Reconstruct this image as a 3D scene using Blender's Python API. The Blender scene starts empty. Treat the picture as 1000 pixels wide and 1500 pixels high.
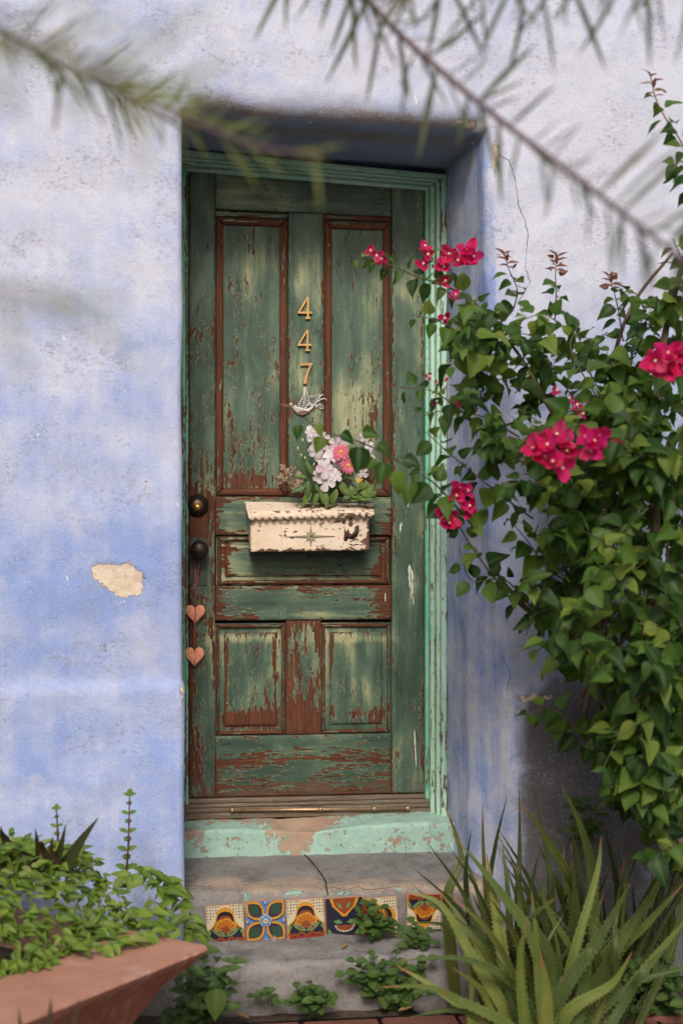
import bpy, bmesh, math, random
import numpy as np
from mathutils import Vector, Matrix, noise as mnoise

# ------------------------------------------------------------------ camera, sky, sun, exposure
scene = bpy.context.scene
COL = scene.collection
F = 2000.0                      # focal length in photograph pixels (1000 x 1500)
YAW = math.atan(0.125)
CAMZ = 1.27
cam_data = bpy.data.cameras.new('camera')
cam_data.lens = 48.0
cam_data.sensor_width = 36.0
cam_data.sensor_fit = 'AUTO'
cam_data.shift_y = 50.0 / 1500.0
cam_data.clip_end = 2000.0
cam_data.dof.use_dof = True
cam_data.dof.focus_distance = 4.35
cam_data.dof.aperture_fstop = 2.4
camera = bpy.data.objects.new('camera', cam_data)
COL.objects.link(camera)
camera.location = (0, 0, CAMZ)
camera.rotation_euler = (math.pi / 2, 0, -YAW)
scene.camera = camera

SUN_EL, SUN_AZ = math.radians(38), math.radians(189)   # azimuth clockwise from +Y (behind the camera, to its left)
world = bpy.data.worlds.new('World')
scene.world = world
world.use_nodes = True
wn = world.node_tree
bg = wn.nodes['Background']
sky = wn.nodes.new('ShaderNodeTexSky')
sky.sky_type = 'NISHITA'
sky.sun_disc = False
sky.sun_elevation = SUN_EL
sky.sun_rotation = SUN_AZ
sky.air_density = 1.0
sky.dust_density = 5.0
sky.ozone_density = 0.6
wn.links.new(sky.outputs[0], bg.inputs[0])
bg.inputs[1].default_value = 0.075
sun_data = bpy.data.lights.new('sun', 'SUN')
sun_data.energy = 1.5
sun_data.angle = math.radians(14)
sun_data.color = (1.0, 0.95, 0.87)
sun = bpy.data.objects.new('sun', sun_data)
COL.objects.link(sun)
sd = Vector((math.sin(SUN_AZ) * math.cos(SUN_EL), math.cos(SUN_AZ) * math.cos(SUN_EL), math.sin(SUN_EL)))
sun.rotation_euler = (-sd).to_track_quat('-Z', 'Y').to_euler()
scene.view_settings.view_transform = 'Standard'
scene.view_settings.look = 'None'
scene.view_settings.gamma = 1.0
scene.view_settings.exposure = 0.50
scene.cycles.use_denoising = True
scene.cycles.max_bounces = 4
scene.cycles.transparent_max_bounces = 4
scene.cycles.caustics_reflective = False
scene.cycles.caustics_refractive = False

# ------------------------------------------------------------------ helpers
random.seed(7)
rnd = random.random
CA, SA = math.cos(YAW), math.sin(YAW)


def P(u, v, y):
    """Point of the wall-parallel plane Y = y that the photograph shows at (u, v)."""
    a, b = (u - 500) / F, (800 - v) / F
    t = y / (CA - a * SA)
    return Vector(((a * CA + SA) * t, y, CAMZ + b * t))


def proj(p):
    d = p[0] * SA + p[1] * CA
    r = p[0] * CA - p[1] * SA
    return 500 + F * r / d, 800 - F * (p[2] - CAMZ) / d


def smooth(a, b, x):
    if a == b:
        return 0.0 if x < a else 1.0
    t = min(1.0, max(0.0, (x - a) / (b - a)))
    return t * t * (3 - 2 * t)


def lerp(a, b, t):
    return a + (b - a) * t


def nz(x, y, z):
    return mnoise.noise(Vector((x, y, z)))


def fbm(x, y, z, o=4):
    return mnoise.fractal(Vector((x, y, z)), 1.0, 2.0, o)


ORG = {}


def org(o):
    while o is not None:
        if o.name in ORG:
            return ORG[o.name]
        o = o.parent
    return Vector((0, 0, 0))


def tag(o, label=None, cat=None, group=None, kind=None):
    if label:
        o['label'] = label
    if cat:
        o['category'] = cat
    if group:
        o['group'] = group
    if kind:
        o['kind'] = kind
    return o


def thing(name, label, cat, loc, group=None):
    o = bpy.data.objects.new(name, None)
    COL.objects.link(o)
    o.location = loc
    o.empty_display_size = 0.1
    ORG[o.name] = Vector(loc)
    return tag(o, label, cat, group)


class MB:
    def __init__(self):
        self.v, self.f, self.m, self.a = [], [], [], {}

    def add(self, vs, fs, mi=0, **attrs):
        k = len(self.v)
        self.v += [tuple(p) for p in vs]
        self.f += [tuple(i + k for i in f) for f in fs]
        self.m += [mi] * len(fs)
        for n, vals in attrs.items():
            arr = self.a.setdefault(n, [])
            arr += [0.0] * (k - len(arr))
            arr += list(vals) if hasattr(vals, '__len__') else [vals] * len(vs)
        return self

    def box(self, x0, x1, y0, y1, z0, z1, mi=0):
        vs = [(x0, y0, z0), (x1, y0, z0), (x1, y1, z0), (x0, y1, z0), (x0, y0, z1), (x1, y0, z1), (x1, y1, z1), (x0, y1, z1)]
        return self.add(vs, [(0, 3, 2, 1), (4, 5, 6, 7), (0, 1, 5, 4), (1, 2, 6, 5), (2, 3, 7, 6), (3, 0, 4, 7)], mi)

    def tube(self, pts, radii, n=6, mi=0, cap=True):
        pts = [Vector(p) for p in pts]
        if not hasattr(radii, '__len__'):
            radii = [radii] * len(pts)
        k = len(pts)
        ref = None
        vs, fs = [], []
        for i, p in enumerate(pts):
            t = (pts[min(i + 1, k - 1)] - pts[max(i - 1, 0)])
            t = t.normalized() if t.length > 1e-9 else Vector((0, 0, 1))
            if ref is None:
                ref = Vector((0, 0, 1)) if abs(t.z) < 0.9 else Vector((1, 0, 0))
            b = t.cross(ref)
            b = b.normalized() if b.length > 1e-6 else t.orthogonal().normalized()
            c = b.cross(t).normalized()
            ref = c
            for j in range(n):
                a = 2 * math.pi * j / n
                vs.append(p + (b * math.cos(a) + c * math.sin(a)) * radii[i])
        for i in range(k - 1):
            for j in range(n):
                j2 = (j + 1) % n
                fs.append((i * n + j, i * n + j2, (i + 1) * n + j2, (i + 1) * n + j))
        if cap:
            fs.append(tuple(range(n - 1, -1, -1)))
            fs.append(tuple((k - 1) * n + j for j in range(n)))
        return self.add(vs, fs, mi)

    def prism(self, poly, y0, y1, mi=0, bev=0.0):
        """Polygon [(x, z)] extruded from front y0 to back y1, front edge chamfered."""
        n = len(poly)
        area = sum(poly[i][0] * poly[(i + 1) % n][1] - poly[(i + 1) % n][0] * poly[i][1] for i in range(n))
        if area < 0:
            poly = poly[::-1]
        rings = []
        if bev > 0:
            ins = []
            for i in range(n):
                p0, p1, p2 = Vector(poly[i - 1]), Vector(poly[i]), Vector(poly[(i + 1) % n])
                e1, e2 = (p1 - p0), (p2 - p1)
                n1 = Vector((-e1.y, e1.x)).normalized() if e1.length > 1e-9 else Vector((0, 0))
                n2 = Vector((-e2.y, e2.x)).normalized() if e2.length > 1e-9 else Vector((0, 0))
                nn = n1 + n2
                nn = nn.normalized() if nn.length > 1e-6 else n1
                ins.append(p1 + nn * bev)
            rings.append([(p.x, y0, p.y) for p in ins])
            rings.append([(p[0], y0 + bev, p[1]) for p in poly])
        else:
            rings.append([(p[0], y0, p[1]) for p in poly])
        rings.append([(p[0], y1, p[1]) for p in poly])
        vs = [p for r in rings for p in r]
        fs = [tuple(range(n))]
        for r in range(len(rings) - 1):
            for i in range(n):
                j = (i + 1) % n
                fs.append((r * n + j, r * n + i, (r + 1) * n + i, (r + 1) * n + j))
        fs.append(tuple(range((len(rings) - 1) * n + n - 1, (len(rings) - 1) * n - 1, -1)))
        return self.add(vs, fs, mi)

    def lathe(self, c, axis, prof, n=20, mi=0):
        """prof: [(radius, distance along axis)]"""
        axis = Vector(axis).normalized()
        b = axis.orthogonal().normalized()
        d = axis.cross(b)
        vs, fs = [], []
        for r, h in prof:
            for j in range(n):
                a = 2 * math.pi * j / n
                vs.append(Vector(c) + axis * h + (b * math.cos(a) + d * math.sin(a)) * max(r, 1e-5))
        for i in range(len(prof) - 1):
            for j in range(n):
                j2 = (j + 1) % n
                fs.append((i * n + j, i * n + j2, (i + 1) * n + j2, (i + 1) * n + j))
        fs.append(tuple(range(n - 1, -1, -1)))
        fs.append(tuple((len(prof) - 1) * n + j for j in range(n)))
        return self.add(vs, fs, mi)

    def mesh(self, name, mats, o=Vector((0, 0, 0)), sm=True):
        me = bpy.data.meshes.new(name)
        me.from_pydata([(p[0] - o.x, p[1] - o.y, p[2] - o.z) for p in self.v], [], self.f)
        for m in (mats if isinstance(mats, (list, tuple)) else [mats]):
            me.materials.append(m)
        if any(self.m):
            me.polygons.foreach_set('material_index', self.m)
        if sm:
            me.polygons.foreach_set('use_smooth', [True] * len(self.f))
        for n, arr in self.a.items():
            arr = arr + [0.0] * (len(self.v) - len(arr))
            at = me.attributes.new(n, 'FLOAT', 'POINT')
            at.data.foreach_set('value', arr)
        me.update()
        return me

    def build(self, name, mats, parent=None, sm=True):
        o = bpy.data.objects.new(name, None)
        bpy.data.objects.remove(o)
        me = self.mesh(name, mats, org(parent), sm)
        o = bpy.data.objects.new(name, me)
        COL.objects.link(o)
        if parent is not None:
            o.parent = parent
        return o


def sharp(o, ang=35):
    o.data.set_sharp_from_angle(angle=math.radians(ang))
    return o


def inst(name, mesh, parent, mat4):
    """A part that shares its mesh; mat4 is a world matrix, the thing's root is unrotated."""
    o = bpy.data.objects.new(name, mesh)
    COL.objects.link(o)
    o.parent = parent
    m = mat4.copy()
    m.translation = m.translation - org(parent)
    o.matrix_local = m
    return o


def frame(pos, tip, normal, s):
    """Leaf matrix: local +Y to the tip, local +Z along the face normal."""
    y = Vector(tip).normalized()
    z = Vector(normal)
    x = y.cross(z)
    x = x.normalized() if x.length > 1e-4 else y.orthogonal().normalized()
    z = x.cross(y)
    sx = s if not hasattr(s, '__len__') else s[0]
    sy = s if not hasattr(s, '__len__') else s[1]
    m = Matrix(((x.x * sx, y.x * sy, z.x * sx, pos[0]), (x.y * sx, y.y * sy, z.y * sx, pos[1]), (x.z * sx, y.z * sy, z.z * sx, pos[2]), (0, 0, 0, 1)))
    return m


def stuff_mesh(name, meshes, mats4, mat, parent, kind='stuff'):
    """Many leaves joined into one part."""
    vs, fs, var, rib = [], [], [], []
    base = 0
    o = org(parent)
    cache = []
    for me in meshes:
        co = np.empty(len(me.vertices) * 3, dtype=np.float64)
        me.vertices.foreach_get('co', co)
        rb = np.zeros(len(me.vertices), dtype=np.float32)
        if 'rib' in me.attributes:
            me.attributes['rib'].data.foreach_get('value', rb)
        cache.append((co.reshape(-1, 3), [tuple(p.vertices) for p in me.polygons], rb))
    for k, m in mats4:
        co, polys, rb = cache[k]
        A = np.array(m)
        w = co @ A[:3, :3].T + A[:3, 3] - np.array(o)
        vs.append(w)
        fs += [tuple(i + base for i in p) for p in polys]
        var.append(np.full(len(co), rnd()))
        rib.append(rb)
        base += len(co)
    me = bpy.data.meshes.new(name)
    me.from_pydata(np.concatenate(vs).tolist(), [], fs)
    me.materials.append(mat)
    me.polygons.foreach_set('use_smooth', [True] * len(fs))
    at = me.attributes.new('var', 'FLOAT', 'POINT')
    at.data.foreach_set('value', np.concatenate(var).astype(np.float32))
    at = me.attributes.new('rib', 'FLOAT', 'POINT')
    at.data.foreach_set('value', np.concatenate(rib).astype(np.float32))
    ob = bpy.data.objects.new(name, me)
    COL.objects.link(ob)
    ob.parent = parent
    if kind:
        ob['kind'] = kind
    return ob


# ------------------------------------------------------------------ material helpers
class NT:
    def __init__(self, name):
        self.mat = bpy.data.materials.new(name)
        self.mat.use_nodes = True
        self.t = self.mat.node_tree
        self.p = self.t.nodes['Principled BSDF']
        self.out = self.t.nodes['Material Output']

    def n(self, typ, **props):
        nd = self.t.nodes.new(typ)
        for k, v in props.items():
            setattr(nd, k, v)
        return nd

    def put(self, sock, val):
        if hasattr(val, 'links') or isinstance(val, bpy.types.NodeSocket):
            self.t.links.new(val, sock)
        elif isinstance(val, tuple) and len(val) == 3 and sock.type == 'RGBA':
            sock.default_value = (*val, 1)
        else:
            sock.default_value = val

    def attr(self, name):
        return self.n('ShaderNodeAttribute', attribute_name=name).outputs['Fac']

    def obj(self):
        return self.n('ShaderNodeTexCoord').outputs['Object']

    def rand(self):
        return self.n('ShaderNodeObjectInfo').outputs['Random']

    def map(self, vec, scale=(1, 1, 1), loc=(0, 0, 0)):
        m = self.n('ShaderNodeMapping')
        self.put(m.inputs[0], vec)
        m.inputs[1].default_value = loc
        m.inputs[3].default_value = scale
        return m.outputs[0]

    def noise(self, vec, scale=5, detail=5, rough=0.55, dist=0.0, col=False):
        m = self.n('ShaderNodeTexNoise')
        self.put(m.inputs['Vector'], vec)
        m.inputs['Scale'].default_value = scale
        m.inputs['Detail'].default_value = detail
        m.inputs['Roughness'].default_value = rough
        m.inputs['Distortion'].default_value = dist
        return m.outputs['Color' if col else 'Fac']

    def voro(self, vec, scale=5, feature='F1'):
        m = self.n('ShaderNodeTexVoronoi', feature=feature)
        self.put(m.inputs['Vector'], vec)
        m.inputs['Scale'].default_value = scale
        return m.outputs['Distance']

    def math(self, op, a, b=0.0, c=None, clamp=False):
        m = self.n('ShaderNodeMath', operation=op, use_clamp=clamp)
        self.put(m.inputs[0], a)
        self.put(m.inputs[1], b)
        if c is not None:
            self.put(m.inputs[2], c)
        return m.outputs[0]

    def add(self, a, b):
        return self.math('ADD', a, b)

    def mul(self, a, b):
        return self.math('MULTIPLY', a, b)

    def cen(self, a, k):
        """(a - 0.5) * k"""
        return self.math('MULTIPLY_ADD', a, k, -0.5 * k)

    def step(self, x, a, b):
        m = self.n('ShaderNodeMapRange', interpolation_type='SMOOTHSTEP')
        self.put(m.inputs['Value'], x)
        m.inputs['From Min'].default_value = a
        m.inputs['From Max'].default_value = b
        return m.outputs[0]

    def mix(self, fac, a, b, blend='MIX'):
        m = self.n('ShaderNodeMix', data_type='RGBA', blend_type=blend)
        self.put(m.inputs[0], fac)
        self.put(m.inputs[6], a)
        self.put(m.inputs[7], b)
        return m.outputs[2]

    def ramp(self, fac, stops):
        m = self.n('ShaderNodeValToRGB')
        self.put(m.inputs[0], fac)
        e = m.color_ramp.elements
        e[0].position, e[0].color = stops[0][0], (*stops[0][1], 1)
        e[1].position, e[1].color = stops[-1][0], (*stops[-1][1], 1)
        for pos, c in stops[1:-1]:
            el = e.new(pos)
            el.color = (*c, 1)
        return m.outputs[0]

    def bump(self, h, dist=0.002, strength=1.0, prev=None):
        m = self.n('ShaderNodeBump')
        m.inputs['Distance'].default_value = dist
        m.inputs['Strength'].default_value = strength
        self.put(m.inputs['Height'], h)
        if prev is not None:
            self.put(m.inputs['Normal'], prev)
        return m.outputs[0]

    def done(self, col=None, rough=None, normal=None, metal=None, spec=None):
        for k, v in (('Base Color', col), ('Roughness', rough), ('Normal', normal), ('Metallic', metal), ('Specular IOR Level', spec)):
            if v is not None:
                self.put(self.p.inputs[k], v)
        return self.mat


def plain(name, col, rough=0.6, var=0.25, sc=30, bump=0.0005, metal=0.0, spec=0.4, dirt=None, dirt_amt=0.0):
    m = NT(name)
    o = m.obj()
    a = m.noise(o, sc, 6, 0.6)
    b = m.noise(o, sc * 6, 3, 0.6)
    c = m.mix(m.math('MULTIPLY_ADD', a, 1.6, -0.3, clamp=True), tuple(x * (1 - var) for x in col), tuple(min(1, x * (1 + var)) for x in col))
    if dirt:
        c = m.mix(m.step(m.add(m.cen(a, 1.6), m.cen(b, 1.0)), 0.5 - dirt_amt, 0.62 - dirt_amt), c, dirt)
    nb = m.bump(m.add(a, m.mul(b, 0.5)), bump) if bump else None
    return m.done(c, rough, nb, metal, spec)

# ------------------------------------------------------------------ materials of the setting
def mat_wall():
    m = NT('limewashed_adobe')
    o = m.obj()
    big = m.noise(o, 2.2, 4, 0.6)
    mid = m.noise(o, 9, 5, 0.65, 0.4)
    fine = m.noise(o, 190, 3, 0.7)
    grit = m.noise(o, 420, 2, 0.6)
    streak = m.noise(m.map(o, (22, 22, 1.6)), 1.0, 5, 0.65)
    sidew = m.noise(m.map(o, (2.5, 2.5, 9)), 1.0, 4, 0.65)
    blue = m.math('ADD', m.attr('blue'), m.add(m.cen(mid, 1.3), m.add(m.cen(big, 0.6), m.add(m.cen(streak, 0.7), m.cen(sidew, 0.7)))), clamp=True)
    rev = m.attr('reveal')
    blue = m.math('ADD', blue, m.mul(rev, m.add(m.cen(streak, 1.5), m.cen(mid, 1.4))), clamp=True)
    c = m.mix(blue, (0.60, 0.63, 0.765), (0.28, 0.385, 0.73))
    # worn, sandy and greyish cloudings
    c = m.mix(m.mul(m.step(m.add(m.cen(m.noise(o, 4.3, 4, 0.7), 2.0), m.cen(fine, .5)), 0.06, 0.6), 0.42), c, (0.42, 0.42, 0.49))
    c = m.mix(m.mul(m.step(m.cen(m.noise(m.map(o, (1, 1, 1), (7, 3, 1)), 6.5, 4, 0.7), 2.0), 0.16, 0.5), 0.35), c, (0.72, 0.73, 0.80))
    # dirty bare grey render, with the shrub's shade mixed into its colour
    g = m.step(m.add(m.attr('grime_shade'), m.add(m.cen(mid, 1.1), m.cen(streak, 0.45))), 0.28, 0.95)
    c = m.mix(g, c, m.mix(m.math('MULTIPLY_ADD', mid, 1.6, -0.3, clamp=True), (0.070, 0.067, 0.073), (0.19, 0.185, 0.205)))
    # slate blue undercoat below the lintel, brown run-off along its lip
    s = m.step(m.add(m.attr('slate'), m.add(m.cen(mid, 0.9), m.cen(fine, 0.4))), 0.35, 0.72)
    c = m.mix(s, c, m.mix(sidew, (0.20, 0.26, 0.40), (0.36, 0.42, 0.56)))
    b = m.step(m.add(m.attr('brown'), m.add(m.cen(sidew, 1.2), m.cen(fine, 0.6))), 0.35, 0.85)
    c = m.mix(m.mul(b, 0.85), c, m.mix(fine, (0.17, 0.12, 0.09), (0.42, 0.33, 0.26)))
    # small chips of white, tiny dark pits
    ch = m.mul(m.mul(m.step(m.noise(m.map(o, (30, 30, 20)), 1.0, 3, 0.6), 0.72, 0.745), m.step(big, 0.45, 0.6)), m.math('SUBTRACT', 1.0, g))
    c = m.mix(ch, c, (0.85, 0.80, 0.76))
    pit = m.step(m.add(fine, m.cen(grit, 0.5)), 0.58, 0.72)
    c = m.mix(m.mul(pit, 0.40), c, (0.22, 0.22, 0.29))
    patchy = m.step(m.noise(m.map(o, (1, 1, 1), (2, 5, 9)), 5.5, 4, 0.65), 0.47, 0.62)
    c = m.mix(m.mul(m.mul(m.step(m.noise(m.map(o, (70, 70, 100)), 1.0, 4, 0.7), 0.50, 0.64), patchy), 0.6), c, (0.28, 0.265, 0.33))
    c = m.mix(m.mul(m.step(fine, 0.44, 0.30), 0.35), c, (0.80, 0.79, 0.84))
    # lost limewash showing the sandy plaster
    ho = m.add(m.attr('hole'), m.add(m.cen(m.noise(o, 30, 6, 0.75), 2.2), m.cen(fine, 0.15)))
    h = m.step(ho, 0.48, 0.52)
    rim = m.math('SUBTRACT', m.step(ho, 0.42, 0.46), h)  # dark shading along the lip of the patch, put into the colour
    c = m.mix(m.mul(rim, 0.75), c, (0.24, 0.18, 0.16))
    c = m.mix(h, c, m.mix(m.math('MULTIPLY_ADD', m.noise(o, 45, 5, 0.65), 2.0, -0.5, clamp=True), (0.60, 0.44, 0.31), (0.88, 0.79, 0.68)))
    hgt = m.add(m.mul(mid, 0.75), m.add(m.mul(fine, 0.34), m.add(m.mul(grit, 0.20), m.mul(h, -0.8))))
    n = m.bump(hgt, 0.0065, 1.0)
    return m.done(c, m.math('MULTIPLY_ADD', fine, 0.2, 0.78), n, spec=0.2)


def mat_peel(name, paints, axis='z', wood=((0.190, 0.056, 0.018), (0.030, 0.010, 0.006)), fl=1.0, seed=0.0, khaki=0.0, rough=0.5):
    """Paint flaking off dark old timber. The vertex value 'wear' pulls the paint back, noise tears its edge along the grain."""
    m = NT(name)
    o = m.map(m.obj(), (1, 1, 1), (seed, seed * 1.7, seed * 2.3))
    g = (1, 1, 0.10) if axis == 'z' else (0.10, 1, 1)
    fl_a = m.noise(m.map(o, tuple(115 * k * fl for k in g)), 1.0, 5, 0.62)
    fl_b = m.noise(m.map(o, tuple(17 * (k ** 0.8) * fl for k in g)), 1.0, 5, 0.6, 0.3)
    fl_c = m.noise(o, 11, 5, 0.6)
    speck = m.noise(m.map(o, tuple(150 * (k ** 0.55) for k in g)), 1.0, 3, 0.55)
    grain = m.noise(m.map(o, tuple(230 * (k ** 1.6) for k in g)), 1.0, 5, 0.65, 0.25)
    w = m.add(m.attr('wear'), m.add(m.cen(fl_a, 1.45), m.add(m.cen(fl_b, 1.15), m.add(m.cen(fl_c, 0.55), m.cen(speck, 0.9)))))
    bare = m.step(w, 0.50, 0.535)
    lip = m.math('SUBTRACT', m.step(w, 0.455, 0.475), m.step(w, 0.495, 0.51))
    blot = m.noise(m.map(o, tuple(7 * (k ** 0.35) for k in g)), 1.0, 5, 0.55, 0.6)
    strk = m.noise(m.map(o, tuple(34 * k for k in g)), 1.0, 6, 0.65)
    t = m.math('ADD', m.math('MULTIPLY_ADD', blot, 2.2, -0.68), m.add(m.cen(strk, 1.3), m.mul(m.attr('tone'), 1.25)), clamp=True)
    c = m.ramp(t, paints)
    fade = m.noise(m.map(o, (1, 1, 1), (3, 9, 4)), 45, 6, 0.7)
    c = m.mix(m.mul(m.step(fade, 0.54, 0.70), 0.45), c, (0.035, 0.042, 0.033))
    wd = m.mix(m.math('MULTIPLY_ADD', grain, 3.2, -1.05, clamp=True), wood[0], wood[1])
    wd = m.mix(m.math('MULTIPLY_ADD', fl_c, 1.6, -0.55, clamp=True), wd, tuple(x * 0.55 + 0.02 for x in wood[0]))
    c = m.mix(m.mul(lip, 0.6), c, tuple(min(1, x * 1.25 + 0.03) for x in paints[-1][1]))
    c = m.mix(bare, c, wd)
    crack = m.math('SUBTRACT', 1.0, m.step(m.math('ABSOLUTE', m.cen(m.noise(m.map(o, tuple(26 * k for k in g)), 1.0, 5, 0.6), 1.0)), 0.0, 0.0035))
    crack = m.mul(crack, m.step(fl_c, 0.45, 0.6))
    c = m.mix(m.mul(crack, 0.75), c, (0.012, 0.009, 0.007))
    dirt = m.step(m.add(m.attr('dirt'), m.add(m.cen(fl_c, 1.4), m.cen(strk, 0.6))), 0.3, 0.9)
    c = m.mix(m.mul(dirt, 0.85), c, m.mix(grain, (0.075, 0.052, 0.036), (0.15, 0.115, 0.08)))
    h = m.add(m.mul(bare, -1.0), m.add(m.mul(grain, m.math('MULTIPLY_ADD', bare, 0.55, 0.12)), m.add(m.mul(crack, -0.8), m.mul(strk, 0.3))))
    n = m.bump(h, 0.0026, 1.0)
    return m.done(c, m.math('MULTIPLY_ADD', bare, 0.25, rough), n, spec=0.35)


DGREEN = [(0.0, (0.036, 0.068, 0.048)), (0.30, (0.056, 0.100, 0.070)), (0.55, (0.092, 0.148, 0.102)), (0.80, (0.225, 0.262, 0.155)), (1.0, (0.350, 0.360, 0.215))]
MINT = [(0.0, (0.150, 0.450, 0.300)), (0.45, (0.220, 0.570, 0.400)), (0.8, (0.310, 0.590, 0.450)), (1.0, (0.440, 0.650, 0.530))]
GREYWOOD = ((0.28, 0.19, 0.14), (0.09, 0.06, 0.045))


def mat_concrete(name, c0, c1, patch=None, bumpd=0.003):
    m = NT(name)
    o = m.obj()
    a = m.noise(o, 7, 7, 0.65)
    b = m.noise(o, 70, 5, 0.65)
    c = m.noise(o, 320, 3, 0.6)
    col = m.mix(m.math('MULTIPLY_ADD', a, 2.2, -0.6, clamp=True), c0, c1)
    col = m.mix(m.mul(m.step(b, 0.52, 0.70), 0.55), col, tuple(x * 0.45 for x in c0))
    col = m.mix(m.mul(m.step(m.noise(m.map(o, (1, 1, 1), (4, 8, 2)), 12, 5, 0.65), 0.52, 0.68), 0.5), col, tuple(x * 0.5 for x in c0))
    col = m.mix(m.mul(m.step(c, 0.60, 0.70), 0.5), col, tuple(min(1, x * 1.7) for x in c1))
    sand_ = m.attr('sand')  # weight of the sandy tint
    col = m.mix(m.step(m.add(sand_, m.add(m.cen(a, 1.2), m.cen(b, 0.8))), 0.3, 0.75), col, m.mix(b, (0.34, 0.25, 0.18), (0.52, 0.40, 0.29)))
    h = m.add(m.mul(a, 0.6), m.add(m.mul(b, 0.5), m.mul(c, 0.2)))
    if patch:
        w = m.add(m.attr('paint'), m.add(m.cen(a, 1.5), m.add(m.cen(m.noise(o, 60, 6, 0.7), 1.3), m.cen(b, 1.0))))
        f = m.step(w, 0.5, 0.54)
        pc = m.mix(m.math('MULTIPLY_ADD', m.noise(o, 13, 6, 0.65), 2.0, -0.5, clamp=True), patch[0], patch[1])
        pc = m.mix(m.mul(m.step(b, 0.50, 0.75), 0.6), pc, (0.30, 0.34, 0.28))
        col = m.mix(f, col, pc)
        h = m.add(h, m.mul(f, 0.35))
        w2 = m.math('SUBTRACT', m.attr('paint2'), 0.0)
        f2 = m.step(m.add(w2, m.add(m.cen(m.noise(m.map(o, (1, 1, 1), (5, 5, 5)), 46, 6, 0.7), 2.2), m.cen(a, 1.0))), 0.5, 0.55)
        col = m.mix(f2, col, (0.46, 0.60, 0.66))
    n = m.bump(h, bumpd, 0.9)
    return m.done(col, 0.85, n, spec=0.2)


def mat_soil():
    m = NT('dry_soil')
    o = m.obj()
    a = m.noise(o, 3, 6, 0.6)
    b = m.noise(o, 60, 6, 0.7)
    v = m.voro(o, 55)
    col = m.mix(m.math('MULTIPLY_ADD', a, 2, -0.5, clamp=True), (0.060, 0.045, 0.034), (0.15, 0.11, 0.08))
    col = m.mix(m.step(b, 0.5, 0.7), col, (0.05, 0.038, 0.03))
    n = m.bump(m.add(b, m.mul(v, 0.8)), 0.012, 1.0)
    return m.done(col, 0.92, n, spec=0.15)


M_WALL = mat_wall()
M_DOORV = mat_peel('peeling_green_paint_upright', DGREEN, 'z', seed=1.3)
M_DOORH = mat_peel('peeling_green_paint_level', DGREEN, 'x', seed=4.1)
M_FRAMEV = mat_peel('mint_frame_paint_upright', MINT, 'z', wood=GREYWOOD, seed=2.2)
M_FRAMEH = mat_peel('mint_frame_paint_level', MINT, 'x', wood=GREYWOOD, seed=6.2)
M_THRESH = mat_peel('worn_threshold_timber', [(0, (0.05, 0.09, 0.07)), (1, (0.16, 0.20, 0.15))], 'x', wood=((0.30, 0.225, 0.165), (0.10, 0.07, 0.05)), seed=8.0)
M_SILL = mat_concrete('painted_sill', (0.34, 0.22, 0.16), (0.50, 0.36, 0.27), ((0.25, 0.45, 0.39), (0.44, 0.60, 0.53)), 0.005)
M_STEP = mat_concrete('step_concrete', (0.17, 0.16, 0.16), (0.30, 0.285, 0.28), ((0.19, 0.40, 0.34), (0.40, 0.60, 0.52)), 0.008)
M_SOIL = mat_soil()
M_BRICK = plain('clay_paver', (0.17, 0.07, 0.052), 0.85, 0.35, 14, 0.002, dirt=(0.075, 0.055, 0.045), dirt_amt=0.2, spec=0.2)
M_DARK = plain('dark_gap', (0.02, 0.016, 0.014), 0.9, 0.2, 40, 0.0)

# ------------------------------------------------------------------ ground
def soil_height(x, y):
    return 0.012 * fbm(x * 3, y * 3, 0.3, 4) - 0.012


g = MB()
xs = [-600, -150, -40, -12, -5] + [-3 + i * 0.06 for i in range(101)] + [3.3, 5, 12, 40, 150, 600]
ys = [-600, -150, -40, -12, -4, -1, 0.5, 1.5] + [2.0 + i * 0.055 for i in range(37)] + [4.3, 5, 12, 40, 150, 600]
vs = [(x, y, soil_height(x, y) if abs(x) < 4 and 1 < y < 4.2 else -0.012) for y in ys for x in xs]
nx = len(xs)
fs = [(j * nx + i, j * nx + i + 1, (j + 1) * nx + i + 1, (j + 1) * nx + i) for j in range(len(ys) - 1) for i in range(nx - 1)]
g.add(vs, fs)
ground = tag(g.build('ground', M_SOIL), 'dark dry soil bed at the foot of the wall', 'ground', kind='structure')

pv = MB().box(-14, 14, -9, 2.3, -0.05, -0.001)  # unseen slab, added to bounce light up to the soffit and frame head
tag(pv.build('bounce_paving', mat_concrete('pale_bounce_paving', (0.24, 0.225, 0.205), (0.33, 0.315, 0.29))), 'unseen pale concrete slab added to bounce light into the doorway', 'bounce_paving', kind='structure')

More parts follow.
